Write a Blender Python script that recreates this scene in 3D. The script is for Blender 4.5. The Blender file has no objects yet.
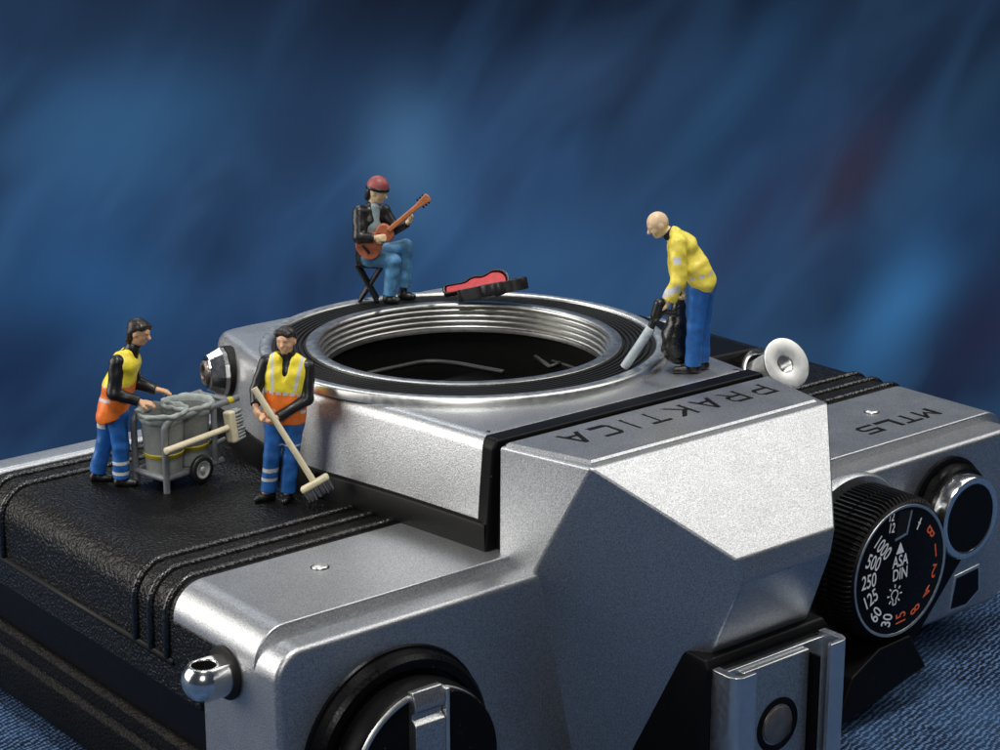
import bpy, bmesh, math, random
import numpy as np
from mathutils import Vector, Matrix
random.seed(4); np.random.seed(4)
S = 0.001                      # every number below is in millimetres
scn = bpy.context.scene
COL = scn.collection
R = math.radians
TZ = 48.0                      # lens mount height above the cloth

# ------------------------------------------------------------------ camera
cam_d = bpy.data.cameras.new('view_camera'); cam = bpy.data.objects.new('view_camera', cam_d); COL.objects.link(cam)
YAW, PIT, ROL = 0.686707801, 0.284379286, -0.000826
fwd = Vector((math.sin(YAW)*math.cos(PIT), math.cos(YAW)*math.cos(PIT), -math.sin(PIT)))
rgt = Vector((math.cos(YAW), -math.sin(YAW), 0)); upv = rgt.cross(fwd)
r2 = rgt*math.cos(ROL)+upv*math.sin(ROL); u2 = -rgt*math.sin(ROL)+upv*math.cos(ROL)
CP = Vector((-174.601, -220.858, 77.111+TZ))
M = Matrix((r2, u2, -fwd)).transposed().to_4x4(); M.translation = CP*S
cam.matrix_world = M
cam_d.sensor_width = 36; cam_d.lens = 2096.95*36/1000
cam_d.clip_start = 0.01; cam_d.clip_end = 20
scn.camera = cam
# ------------------------------------------------------------------ light
w = bpy.data.worlds.new('World'); scn.world = w; w.use_nodes = True
bg = w.node_tree.nodes['Background']; bg.inputs[0].default_value = (0.07, 0.09, 0.13, 1); bg.inputs[1].default_value = 0.30
scn.view_settings.view_transform = 'Standard'; scn.view_settings.look = 'None'
scn.view_settings.exposure = 0.15; scn.view_settings.gamma = 1.0; scn.view_settings.use_curve_mapping = False
def softbox(name, loc, target, size, power, col=(1, 1, 1), sy=None):
    l = bpy.data.lights.new(name, 'AREA'); l.energy = power; l.color = col; l.size = size*S
    if sy: l.shape = 'RECTANGLE'; l.size_y = sy*S
    o = bpy.data.objects.new(name, l); COL.objects.link(o)
    o.location = Vector(loc)*S
    o.rotation_euler = (Vector(target)-Vector(loc)).to_track_quat('-Z', 'Y').to_euler()
    return o
softbox('softbox_right', (300, -120, 430), (0, -20, 40), 380, 1.02, (1.0, 0.98, 0.93), 350)
softbox('softbox_left', (-380, 270, 210), (-20, 0, 35), 340, 1.7, (1.0, 0.96, 0.90))
softbox('softbox_top', (-110, -130, 570), (0, -10, 40), 130, 2.0, (1.0, 0.98, 0.95))
softbox('softbox_front', (-360, -430, 330), (0, 0, 45), 130, .65, (1.0, 0.98, 0.95))
softbox('backdrop_lamp', (80, 330, 420), (520, 640, -100), 300, 3.8, (0.9, 0.95, 1.0))

# ------------------------------------------------------------------ materials
class NT:
    def __init__(s, name):
        s.m = bpy.data.materials.new(name); s.m.use_nodes = True; s.t = s.m.node_tree
        s.b = s.t.nodes['Principled BSDF']
        tc = s.n('ShaderNodeTexCoord'); vm = s.n('ShaderNodeVectorMath'); vm.operation = 'SCALE'; vm.inputs['Scale'].default_value = 1000
        s.l(tc.outputs['Object'], vm.inputs[0]); s.co = vm.outputs[0]
    def n(s, t): return s.t.nodes.new(t)
    def l(s, a, b): s.t.links.new(a, b)
    def noise(s, scale, detail=3, rough=.55, co=None, dist=0.0):
        x = s.n('ShaderNodeTexNoise'); x.inputs['Scale'].default_value = scale; x.inputs['Detail'].default_value = detail
        x.inputs['Roughness'].default_value = rough; x.inputs['Distortion'].default_value = dist
        s.l(co or s.co, x.inputs['Vector']); return x.outputs['Fac']
    def ramp(s, fac, stops):
        r = s.n('ShaderNodeValToRGB'); e = r.color_ramp.elements
        while len(e) < len(stops): e.new(.5)
        for i, (p, c) in enumerate(stops):
            e[i].position = p; e[i].color = (c[0], c[1], c[2], 1) if not isinstance(c, (int, float)) else (c, c, c, 1)
        s.l(fac, r.inputs[0]); return r.outputs[0]
    def mix(s, fac, a, b, bt='MIX'):
        m = s.n('ShaderNodeMix'); m.data_type = 'RGBA'; m.blend_type = bt
        for sock, v in ((m.inputs[0], fac), (m.inputs[6], a), (m.inputs[7], b)):
            if isinstance(v, (int, float)): sock.default_value = v
            elif isinstance(v, tuple): sock.default_value = (v[0], v[1], v[2], 1)
            else: s.l(v, sock)
        return m.outputs[2]
    def math(s, op, a, b=0.0, c=0.0):
        m = s.n('ShaderNodeMath'); m.operation = op
        for i, v in enumerate((a, b, c)):
            if isinstance(v, (int, float)): m.inputs[i].default_value = v
            else: s.l(v, m.inputs[i])
        return m.outputs[0]
    def mapping(s, rot=(0, 0, 0), scale=(1, 1, 1), loc=(0, 0, 0)):
        m = s.n('ShaderNodeMapping'); m.inputs['Rotation'].default_value = rot; m.inputs['Scale'].default_value = scale; m.inputs['Location'].default_value = loc
        s.l(s.co, m.inputs['Vector']); return m.outputs[0]
    def bump(s, h, strength, dist, prev=None):
        b = s.n('ShaderNodeBump'); b.inputs['Strength'].default_value = strength; b.inputs['Distance'].default_value = dist*S
        s.l(h, b.inputs['Height'])
        if prev: s.l(prev, b.inputs['Normal'])
        return b.outputs[0]
    def fin(s, color=None, metal=0.0, rough=.5, normal=None, spec=None, coat=0.0):
        for nm, v in (('Base Color', color), ('Metallic', metal), ('Roughness', rough), ('Specular IOR Level', spec), ('Coat Weight', coat)):
            if v is None: continue
            i = s.b.inputs[nm]
            if isinstance(v, tuple): i.default_value = (v[0], v[1], v[2], 1)
            elif isinstance(v, (int, float)): i.default_value = v
            else: s.l(v, i)
        if normal is not None: s.l(normal, s.b.inputs['Normal'])
        return s.m

def m_satin(name, base, rough=.42, metal=.85, grain=5.6, gs=.6, tint=None):
    t = NT(name)
    f = t.noise(grain, 2, .6); big = t.noise(.09, 4, .6)
    sp = t.ramp(f, [(.34, tuple(c*.64 for c in base)), (.66, tuple(min(1, c*1.30) for c in base))])
    c = t.mix(.14, sp, t.ramp(big, [(.3, tuple(x*.85 for x in base)), (.7, tuple(min(1, x*1.08) for x in base))]))
    sm = t.noise(.25, 5, .7)
    rr = t.ramp(sm, [(.3, rough-.02), (.7, rough+.03)])
    c = t.mix(t.ramp(t.noise(1.1, 4, .75), [(.70, 0.0), (.75, .45)]), c, (.10, .10, .10))
    # fine scratches
    sc = t.noise(1.0, 2, .5, t.mapping((0.3, .2, .7), (.25, 9, 9)))
    nb = t.bump(f, gs, .05); nb = t.bump(t.ramp(sc, [(.60, 0), (.64, 1)]), .16, .02, nb)
    return t.fin(c, metal, rr, nb)
def m_metal(name, base, rough=.18, brushed=None):
    t = NT(name); f = t.noise(1.2, 4, .6)
    if brushed: f2 = t.noise(2.0, 2, .5, t.mapping((0, 0, 0), brushed)); nb = t.bump(f2, .12, .012)
    else: nb = t.bump(t.noise(4, 3), .03, .005)
    c = t.ramp(f, [(.3, tuple(x*.92 for x in base)), (.7, base)])
    return t.fin(c, 1.0, t.ramp(f, [(.35, rough*.9), (.7, rough*1.2)]), nb)
def m_paint(name, base, rough=.42, var=.18, bump=.25, scale=1.2, spec=.5, wear=None, dust=None):
    t = NT(name); f = t.noise(scale, 4, .65); g = t.noise(scale*5, 2, .5)
    c = t.ramp(f, [(.28, tuple(x*(1-var) for x in base)), (.72, tuple(min(1, x*(1+var*.6)) for x in base))])
    c = t.mix(t.ramp(t.noise(scale*2.6, 4, .7, t.mapping((.5, .3, .2), (1, 1, .45))), [(.50, 0.0), (.75, .32)]), c, tuple(min(1, x*1.3+.012*(max(base) > .02)) for x in base))
    if wear: c = t.mix(t.ramp(t.noise(scale*1.6, 5, .75), [(.63, 0.0), (.70, .8)]), c, wear)
    if dust: c = t.mix(t.ramp(t.noise(2.3, 3, .7), [(dust, 0.0), (dust+.03, .8)]), c, (.22, .21, .19))
    nb = t.bump(f, bump, .07); nb = t.bump(g, bump*.6, .03, nb)
    return t.fin(c, 0, t.ramp(g, [(.3, rough-.08), (.7, rough+.12)]), nb, spec)
def m_leather(name, spec=.26, bs=.9, r0=.30, r1=.42):
    t = NT(name)
    co = t.mapping((0, 0, .6), (1, 1, 1))
    v = t.n('ShaderNodeTexVoronoi'); v.inputs['Scale'].default_value = 2.5; v.feature = 'SMOOTH_F1'; v.inputs['Smoothness'].default_value = .5
    dn = t.n('ShaderNodeTexNoise'); dn.inputs['Scale'].default_value = 1.1; dn.inputs['Detail'].default_value = 3
    t.l(co, dn.inputs['Vector'])
    vm = t.n('ShaderNodeVectorMath'); vm.operation = 'MULTIPLY_ADD'; vm.inputs[1].default_value = (.9, .9, .9)
    t.l(dn.outputs['Color'], vm.inputs[0]); t.l(co, vm.inputs[2]); t.l(vm.outputs[0], v.inputs['Vector'])
    h = v.outputs['Distance']; n2 = t.noise(3.0, 3, .6)
    nb = t.bump(h, bs, -.17); nb = t.bump(n2, .5*bs, .05, nb)
    c = t.ramp(t.noise(.15, 3), [(.3, (.0025, .0023, .0022)), (.7, (.005, .0046, .0043))])
    return t.fin(c, 0, t.ramp(n2, [(.3, r0), (.7, r1)]), nb, spec)

SILVER = m_satin('satin_silver', (.49, .50, .515), .40, .96)
SILVER2 = m_satin('satin_silver_plain', (.50, .51, .51), .33, .95, 5.0, .3)
CHROME = m_metal('chrome', (.90, .90, .88), .17)
STEEL = m_metal('turned_steel', (.78, .78, .75), .36)
STEELD = m_metal('thread_steel', (.52, .52, .50), .34)
DISH = m_metal('satin_steel', (.85, .85, .83), .45)
RAIL = m_metal('brushed_rail', (.72, .75, .78), .34, (2.5, 2.5, .3))
BLACK = m_paint('black_lacquer', (.0025, .0025, .003), .30, .3, .12, .6, .14, None, .735)
MBOX = m_paint('mirror_box_black', (.003, .003, .003), .7, .3, .2, 1.5, .15)
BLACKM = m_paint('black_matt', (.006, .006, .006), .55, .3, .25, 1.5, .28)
BLACKP = m_paint('black_plastic', (.003, .003, .0035), .40, .3, .15, 2.5, .13, None, .72)
STRIP = m_paint('blue_black_strip', (.0022, .003, .0055), .42, .2, .08, .5, .10)
LEATHER = m_leather('black_leatherette')
DOORL = m_leather('worn_leatherette', .10, .7, .42, .56)
WELT = m_leather('glossy_welt', .75, .5, .22, .34)
DARKM = m_metal('blackened_metal', (.055, .055, .055), .5)
PIN = m_metal('worn_contact', (.36, .31, .27), .42)
WHITE_INK = m_paint('white_ink', (.84, .86, .90), .6, .1, .1)
RED_INK = m_paint('orange_ink', (.90, .14, .045), .55, .1, .1)
BLACK_INK = m_paint('black_ink', (.004, .004, .004), .6, .2, .2, 1.2, .12)
SKIN = m_paint('painted_skin', (.70, .41, .24), .45, .22, .35, 1.1)
SKIN2 = m_paint('painted_pale_skin', (.72, .52, .32), .45, .22, .35, 1.1)
HAIR = m_paint('dark_hair', (.020, .014, .012), .36, .3, .5, 2.4)
YEL = m_paint('hi_vis_yellow', (.86, .70, .035), .42, .24, .45, 1.0, .5)
YEL2 = m_paint('jacket_yellow', (.80, .66, .08), .45, .22, .45, 1.0, .5, (.74, .70, .42))
ORA = m_paint('hi_vis_orange', (.88, .19, .02), .42, .22, .45, 1.0)
TAPE = m_paint('silver_tape', (.60, .60, .60), .40, .25, .45, 2.0)
BLUE = m_paint('work_blue', (.016, .125, .42), .38, .35, .5, .9, .5)
DENIMB = m_paint('faded_jeans', (.075, .23, .42), .5, .55, .6, .7, .4, (.02, .04, .08))
BLKC = m_paint('black_cloth_paint', (.009, .009, .010), .36, .4, .5, 1.0, .5)
PINKH = m_paint('dusty_pink_hat', (.27, .058, .06), .45, .25, .35, 1.2)
SHIRT = m_paint('grey_shirt', (.22, .29, .31), .55, .25, .4, 1.4)
BIN = m_paint('grey_bin', (.23, .245, .235), .55, .22, .5, .8, .4)
BAGG = m_paint('grey_green_liner', (.31, .35, .33), .5, .3, .7, .8)
FRAME = m_paint('grey_frame', (.15, .16, .17), .42, .22, .4, 1.0)
BANDY = m_paint('yellow_band', (.50, .42, .03), .5, .25, .4, 1.5)
WOOD = m_paint('cream_wood', (.68, .61, .42), .5, .18, .4, 1.0)
BRIST = m_paint('grey_bristle', (.30, .32, .31), .6, .45, .8, 2.4)
BRISTD = m_paint('dark_bristle', (.075, .08, .09), .6, .5, .8, 2.4)
TYRE = m_paint('tyre_black', (.012, .012, .013), .4, .3, .3, 1.5)
HUBM = m_paint('hub_grey', (.33, .34, .34), .4, .25, .4, 1.5)
GUIT = m_paint('guitar_brown', (.42, .125, .06), .36, .3, .4, 1.0)
NECKB = m_paint('guitar_neck', (.48, .17, .065), .4, .25, .4, 1.2)
RED = m_paint('red_lining', (.58, .035, .045), .5, .25, .5, 1.0)
TUBE = m_paint('grey_tube', (.40, .46, .50), .45, .25, .4, 1.2)
BAGB = m_paint('black_sack', (.009, .009, .010), .28, .3, .9, .8, .6)

def m_denim():
    t = NT('blue_denim')
    co = t.mapping((0, 0, .35), (1, 1, 1))
    warp = t.n('ShaderNodeTexNoise'); warp.inputs['Scale'].default_value = .35; warp.inputs['Detail'].default_value = 3; t.l(co, warp.inputs['Vector'])
    vm = t.n('ShaderNodeVectorMath'); vm.operation = 'MULTIPLY_ADD'; vm.inputs[1].default_value = (.9, .9, 0); t.l(warp.outputs['Color'], vm.inputs[0]); t.l(co, vm.inputs[2])
    def wave(axis, sc, rot):
        mp = t.n('ShaderNodeMapping'); mp.inputs['Rotation'].default_value = (0, 0, rot); t.l(vm.outputs[0], mp.inputs['Vector'])
        wv = t.n('ShaderNodeTexWave'); wv.bands_direction = axis; wv.inputs['Scale'].default_value = sc; wv.inputs['Distortion'].default_value = 3.2
        wv.inputs['Detail'].default_value = 2; wv.inputs['Detail Scale'].default_value = 2.0; t.l(mp.outputs[0], wv.inputs['Vector']); return wv.outputs['Fac']
    tw = wave('X', .36, .95); th = wave('X', .55, -.35); th2 = wave('Y', .5, -.35)
    n = t.noise(1.5, 4, .75, t.mapping((0, 0, .35), (.8, 1.6, 1))); fade = t.noise(.045, 4, .6, co); slub = t.noise(1.0, 3, .6, t.mapping((0, 0, .1), (.08, 1.9, 1)))
    h = t.math('ADD', t.math('MULTIPLY', tw, .42), t.math('ADD', t.math('MULTIPLY', th, .20), t.math('MULTIPLY', n, 1.45)))
    h2 = t.math('MULTIPLY', h, .62)
    c = t.ramp(h2, [(.44, (.001, .002, .007)), (.56, (.004, .010, .030)), (.66, (.014, .040, .105)), (.80, (.12, .21, .38))])
    c = t.mix(t.ramp(fade, [(.45, 0.0), (.70, .55)]), c, t.mix(.55, c, (.11, .26, .52)))
    c = t.mix(t.ramp(slub, [(.64, 0.0), (.76, .45)]), c, (.26, .38, .58))
    nb = t.bump(h, 1.0, .4); nb = t.bump(th2, .3, .12, nb)
    return t.fin(c, 0, .85, nb, .2)
DENIM = m_denim()

def m_backdrop():
    t = NT('painted_canvas')
    DS = 1000/2096.95          # mm on the canvas for one thousandth of the picture's width
    def strokes(rot, sx, sz, loc):
        m1 = t.mapping((0, rot, 0)); m2 = t.n('ShaderNodeMapping'); m2.inputs['Scale'].default_value = (sx, .001, sz); m2.inputs['Location'].default_value = loc
        t.l(m1, m2.inputs['Vector']); return m2.outputs[0]
    n1 = t.noise(1.0, 2.0, .4, strokes(R(52), .0045, .016, (0, 0, 0)), .3)
    n2 = t.noise(1.0, 2.5, .5, strokes(R(55), .009, .026, (3, 0, 1)), .5)
    n3 = t.noise(1.0, 2.0, .45, strokes(0, .0065, .0065, (7, 0, 3)))
    c = t.ramp(n1, [(.30, (.012, .026, .060)), (.50, (.018, .052, .125)), (.70, (.028, .082, .190))])
    c = t.mix(t.ramp(n3, [(.38, .75), (.60, 0.0)]), c, (.010, .020, .048))
    c = t.mix(t.ramp(n2, [(.46, 0.0), (.68, .5)]), c, (.038, .105, .225))
    sep = t.n('ShaderNodeSeparateXYZ'); t.l(t.co, sep.inputs[0])
    def blob(px, py, rx, ry, rot, col, st, c):
        x0 = (px-500)*DS; z0 = -(py-375)*DS; ca, sa = math.cos(rot), math.sin(rot)
        dx = t.math('ADD', sep.outputs[0], -x0); dz = t.math('ADD', sep.outputs[2], -z0)
        a = t.math('MULTIPLY', t.math('ADD', t.math('MULTIPLY', dx, ca), t.math('MULTIPLY', dz, sa)), 1/(rx*DS))
        b = t.math('MULTIPLY', t.math('ADD', t.math('MULTIPLY', dx, -sa), t.math('MULTIPLY', dz, ca)), 1/(ry*DS))
        d = t.math('ADD', t.math('MULTIPLY', a, a), t.math('MULTIPLY', b, b))
        d = t.math('ADD', d, t.math('MULTIPLY', t.math('ADD', n2, -.5), 1.2))
        g = t.math('MULTIPLY', t.math('POWER', 2.718, t.math('MULTIPLY', d, -1.0)), st)
        return t.mix(g, c, col)
    for bl in BLOBS: c = blob(*bl, c)
    return t.fin(c, 0, .95, None, .1)
BLOBS = [
    (300, 150, 90, 50, .6, (.012, .026, .060), .6), (640, 160, 110, 36, .9, (.013, .028, .066), .6), (690, 300, 120, 40, .9, (.030, .085, .185), .5), (250, 330, 120, 60, .2, (.016, .045, .120), .5),
    (450, -15, 640, 105, -.05, (.002, .005, .013), .95), (150, 30, 260, 90, 0, (.009, .020, .046), .6), (905, 10, 130, 60, .5, (.012, .026, .055), .6),
    (120, 130, 110, 60, .2, (.024, .080, .165), .7), (90, 285, 110, 60, .1, (.022, .090, .220), .7), (205, 250, 60, 50, .3, (.009, .018, .045), .6),
    (20, 390, 120, 90, 0, (.008, .024, .075), .6), (408, 160, 42, 60, .0, (.055, .135, .245), .7), (500, 195, 45, 60, 0, (.014, .024, .058), .6), (560, 265, 120, 70, .3, (.032, .095, .215), .65),
    (580, 75, 90, 40, .3, (.026, .055, .115), .5), (730, 95, 120, 30, .9, (.022, .075, .165), .5), (848, 180, 75, 36, 1.0, (.034, .024, .042), .7), (745, 230, 110, 26, .95, (.020, .020, .050), .5),
    (905, 300, 120, 38, 1.0, (.042, .165, .370), .85), (960, 225, 60, 50, .8, (.012, .028, .075), .6), (960, 120, 120, 26, .9, (.024, .070, .140), .5), (985, 330, 70, 40, .9, (.020, .022, .060), .6)]

# ------------------------------------------------------------------ mesh helpers
def finish(me, mats, smooth=35):
    for m in (mats if isinstance(mats, (list, tuple)) else [mats]): me.materials.append(m)
    if smooth is not None:
        me.shade_smooth(); me.set_sharp_from_angle(angle=R(smooth))
def tag(o, label=None, cat=None, group=None, kind=None):
    for k, v in (('label', label), ('category', cat), ('group', group), ('kind', kind)):
        if v: o[k] = v
    return o
def link(name, me, parent=None, loc=None):
    o = bpy.data.objects.new(name, me); COL.objects.link(o)
    if parent: o.parent = parent
    if loc is not None: o.location = Vector(loc)*S
    return o
def obj(name, bm, mat, parent=None, smooth=35, bevel=0, seg=3, loc=None, recalc=True, lim=32):
    if recalc: bmesh.ops.recalc_face_normals(bm, faces=bm.faces)
    for v in bm.verts: v.co *= S
    me = bpy.data.meshes.new(name); bm.to_mesh(me); bm.free(); finish(me, mat, smooth if not bevel else 180)
    o = link(name, me, parent, loc)
    if bevel:
        b = o.modifiers.new('bevel', 'BEVEL'); b.width = bevel*S; b.segments = seg; b.limit_method = 'ANGLE'; b.angle_limit = R(lim)
        wn = o.modifiers.new('wn', 'WEIGHTED_NORMAL'); wn.keep_sharp = True
    return o
def empty(name, loc=(0, 0, 0), rz=0):
    o = bpy.data.objects.new(name, None); COL.objects.link(o); o.location = Vector(loc)*S; o.rotation_euler = (0, 0, rz); o.empty_display_size = .005
    return o
AX = {'x': lambda a, b, h: (h, a, b), 'y': lambda a, b, h: (a, h, b), 'z': lambda a, b, h: (a, b, h)}
def prism(bm, poly, ax, h0, h1):
    f = AX[ax]; a = [bm.verts.new(f(p[0], p[1], h0)) for p in poly]; b = [bm.verts.new(f(p[0], p[1], h1)) for p in poly]
    n = len(poly); bm.faces.new(a); bm.faces.new(b[::-1])
    for i in range(n): bm.faces.new((a[i], b[i], b[(i+1) % n], a[(i+1) % n]))
    return bm
def box(bm, x0, x1, y0, y1, z0, z1): return prism(bm, [(x0, y0), (x1, y0), (x1, y1), (x0, y1)], 'z', z0, z1)
def NB(): return bmesh.new()
def frame_of(axis):
    a = Vector(axis).normalized(); t = Vector((0, 0, 1)) if abs(a.z) < .9 else Vector((1, 0, 0))
    u = t.cross(a).normalized(); v = a.cross(u); return a, u, v
def lathe(bm, prof, c, axis, seg=64, radf=None, closed=False):
    a, u, v = frame_of(axis); c = Vector(c); rings = []
    for (r, h) in prof:
        if r < 1e-6: rings.append([bm.verts.new(c+a*h)])
        else: rings.append([bm.verts.new(c+a*h+(u*math.cos(2*math.pi*k/seg)+v*math.sin(2*math.pi*k/seg))*(r if radf is None else radf(r, k))) for k in range(seg)])
    if closed: rings.append(rings[0])
    for A, B in zip(rings, rings[1:]):
        if len(A) == 1 and len(B) == 1: continue
        for k in range(seg):
            j = (k+1) % seg
            if len(A) == 1: bm.faces.new((A[0], B[j], B[k]))
            elif len(B) == 1: bm.faces.new((A[k], A[j], B[0]))
            else: bm.faces.new((A[k], A[j], B[j], B[k]))
    return bm
def tube(bm, pts, r, seg=12, cap=True):
    pts = [Vector(p) for p in pts]; rs = r if isinstance(r, (list, tuple)) else [r]*len(pts); prev = None; last = None
    for i, p in enumerate(pts):
        d = (pts[min(i+1, len(pts)-1)]-pts[max(i-1, 0)]).normalized()
        if prev is None: _, u, v = frame_of(d)
        else: u = (prev-d*prev.dot(d)).normalized(); v = d.cross(u)
        prev = u
        ring = [bm.verts.new(p+(u*math.cos(2*math.pi*k/seg)+v*math.sin(2*math.pi*k/seg))*rs[i]) for k in range(seg)]
        if last:
            for k in range(seg): bm.faces.new((last[k], last[(k+1) % seg], ring[(k+1) % seg], ring[k]))
        elif cap: bm.faces.new(ring[::-1])
        last = ring
    if cap: bm.faces.new(last)
    return bm
def smooth_path(pts, n=6):
    P = [Vector(p) for p in pts]; out = []
    for i in range(len(P)-1):
        a = P[max(i-1, 0)]; b = P[i]; c = P[i+1]; d = P[min(i+2, len(P)-1)]
        for k in range(n):
            t = k/n; out.append(.5*((2*b)+(c-a)*t+(2*a-5*b+4*c-d)*t*t+(3*b-a-3*c+d)*t**3))
    out.append(P[-1]); return out
def hull(bm, pts):
    vs = [bm.verts.new(p) for p in pts]; bmesh.ops.convex_hull(bm, input=vs)
    bmesh.ops.dissolve_limit(bm, angle_limit=R(2.5), verts=bm.verts, edges=bm.edges); return bm
def arc(cx, cy, r, a0, a1, n=10): return [(cx+r*math.cos(R(a0+(a1-a0)*k/n)), cy+r*math.sin(R(a0+(a1-a0)*k/n))) for k in range(n+1)]
def text_mesh(body, size, xs=1.0, spacing=1.0, extrude=0.0, offset=0.0):
    cu = bpy.data.curves.new('t', 'FONT'); cu.body = body; cu.size = size; cu.space_character = spacing; cu.align_x = 'CENTER'; cu.align_y = 'CENTER'
    cu.extrude = extrude; cu.offset = offset; cu.resolution_u = 6
    o = bpy.data.objects.new('t', cu); COL.objects.link(o)
    bpy.context.view_layer.update(); dg = bpy.context.evaluated_depsgraph_get()
    me = bpy.data.meshes.new_from_object(o.evaluated_get(dg)); bpy.data.objects.remove(o)
    bm = NB(); bm.from_mesh(me); bpy.data.meshes.remove(me)
    for v in bm.verts: v.co.x *= xs
    return bm
def place(bm, c, right, up):
    r_ = Vector(right).normalized(); u_ = Vector(up).normalized(); n = r_.cross(u_); c = Vector(c)
    for v in bm.verts: v.co = c+r_*v.co.x+u_*v.co.y+n*v.co.z
    return bm

# ================================================================== the setting
# denim laid over a stand; the stand ends behind the camera and the cloth drops off its edge
VH = Vector((math.sin(YAW), math.cos(YAW), 0)); RH = Vector((math.cos(YAW), -math.sin(YAW), 0))
bm = NB(); nu, nv = 130, 150; grid = []
for j in range(nv+1):
    row = []
    for i in range(nu+1):
        a = -420+840*i/nu; d = -420+700*j/nv; edge = 82
        if d <= edge: p = RH*a+VH*d; z = 0
        else:
            e = d-edge; rr = 14
            if e < rr*1.57: q = e/rr; p = RH*a+VH*(edge+rr*math.sin(q)); z = -rr*(1-math.cos(q))
            else: p = RH*a+VH*(edge+rr); z = -rr-(e-rr*1.57)
        # folds away from the camera's footprint
        fx = max(0, max(-66-p.x, p.x-78)); fy = max(0, max(-66-p.y, p.y-38)); far = min(1, math.hypot(fx, fy)/22)
        wv = math.sin(p.x*.045+p.y*.021+1.3)+.6*math.sin(p.x*.021-p.y*.062+.4)+.35*math.sin(p.x*.11+p.y*.09)
        z += -.25+far*(1.5*wv-1.6 if True else 0)
        row.append(bm.verts.new((p.x, p.y, z)))
    grid.append(row)
for j in range(nv):
    for i in range(nu): bm.faces.new((grid[j][i], grid[j][i+1], grid[j+1][i+1], grid[j+1][i]))
tag(obj('denim_cloth', bm, DENIM, smooth=180), 'worn blue denim cloth under the silver camera', 'cloth', kind='structure')
bm = NB(); box(bm, -400, 400, -400, 88, -130, -6)
st = obj('stand', bm, BLACKM, None, bevel=4); st.rotation_euler = (0, 0, -YAW)
tag(st, 'plain dark stand hidden under the denim cloth', 'stand', kind='structure')
# painted canvas backdrop, 1 m from the lens, square to the view
bm = NB(); BW, BH = 900, 700
for a, b in ((-BW, -BH), (BW, -BH), (BW, BH), (-BW, BH)): bm.verts.new((a, 0, b))
bm.faces.new(bm.verts[:]); bm.faces.ensure_lookup_table()
bk = obj('backdrop', bm, m_backdrop(), None, smooth=None)
bc = CP+fwd*1000; bk.location = bc*S; bk.rotation_euler = (-PIT, 0, -YAW)
tag(bk, 'mottled blue painted canvas backdrop behind the camera', 'backdrop', kind='structure')

# ================================================================== the camera body
CAMR = empty('film_camera')
tag(CAMR, 'silver and black single lens reflex camera lying on its back on denim, lens removed', 'camera')
def Z(z): return z+TZ
XL, XR = -59.8, 72.3
def zx(pts): return [(x, Z(z)) for x, z in pts]
def end_profile(top, bot, rt=4.2, rb=1.0, xl=XL, xr=XR):   # outline in x,z
    return zx(arc(xr-rt, top-rt, rt, 0, 90)+arc(xl+rt, top-rt, rt, 90, 180)+arc(xl+rb, bot+rb, rb, 180, 270, 6)+arc(xr-rb, bot+rb, rb, 270, 360, 6))
# front shell with the leatherette
bm = NB(); prism(bm, end_profile(-15.25, -29.3, 4.2, .6), 'y', -25.9, 30.2)
shell = obj('leatherette_shell', bm, LEATHER, CAMR, bevel=.5, seg=2)
bm = NB(); prism(bm, end_profile(-28.9, -35.0, .4, .4, XL+.7, XR-.7), 'y', -25.7, 33.0)
obj('side_strip', bm, STRIP, CAMR, bevel=.2, seg=2)
# back door, wrapped in leatherette, with its two ridges
dp = [(XL+.25, -34.7), (XL-.45, -35.4), (XL-.45, -37.5), (XL+.5, -38.2), (XL+.5, -38.7), (XL-.1, -39.5), (XL-.1, -43.5), (XL+.9, -46.2), (XL+3.2, -47.6), (XL+5, -48),
      (XR-5, -48), (XR-3.2, -47.6), (XR-.9, -46.2), (XR+.1, -43.5), (XR+.1, -39.5), (XR-.5, -38.7), (XR-.5, -38.2), (XR+.45, -37.5), (XR+.45, -35.4), (XR-.25, -34.7)]
bm = NB(); prism(bm, zx(dp), 'y', -25.6, 32.5)
obj('back_door', bm, DOORL, CAMR, bevel=.3, seg=2)
# seam groove and ridges (welts) running over the end of the leatherette
def welt(y, z1, off=.0, xin=-24, r=.55, flip=False):
    rt = 4.2; pts = []
    for x in np.linspace(xin, XL+rt, 14): pts.append((x, y, Z(-15.25)+off))
    for (x, z) in arc(XL+rt, -15.25-rt, rt+off, 90, 180, 12): pts.append((x, y, Z(z)))
    pts.append((XL-off, y, Z(z1)))
    if flip: pts = [((XL+XR)-p[0], p[1], p[2]) for p in pts]
    b = NB(); tube(b, pts, r, 10); return b
for y in (-11.6, -15.2, -18.9): obj('welt', welt(y, -24.6), WELT, shell, smooth=180)
for y in (23.4, 27.4): obj('welt', welt(y, -24.6), WELT, shell, smooth=180)
for y in (-11.6, -15.2, -18.9, 23.4, 27.4): obj('welt', welt(y, -24.6, xin=-21, flip=True), WELT, shell, smooth=180)
bm = NB(); tube(bm, [(XL-.05, -20, Z(-24.9)), (XL-.05, 30, Z(-24.9))], .42, 8); obj('seam', bm, BLACKM, shell, smooth=180)
bm = NB(); box(bm, XL-.15, XL+1, -31.5, -19.9, Z(-25.0), Z(-19.3)); obj('end_tab', bm, LEATHER, shell, bevel=.3, seg=2)
# bottom plate
bm = NB(); prism(bm, end_profile(-15.0, -47.2, 4.2, 2.0), 'y', 30.3, 35.0); obj('bottom_plate', bm, SILVER, CAMR, bevel=.9)
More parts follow.
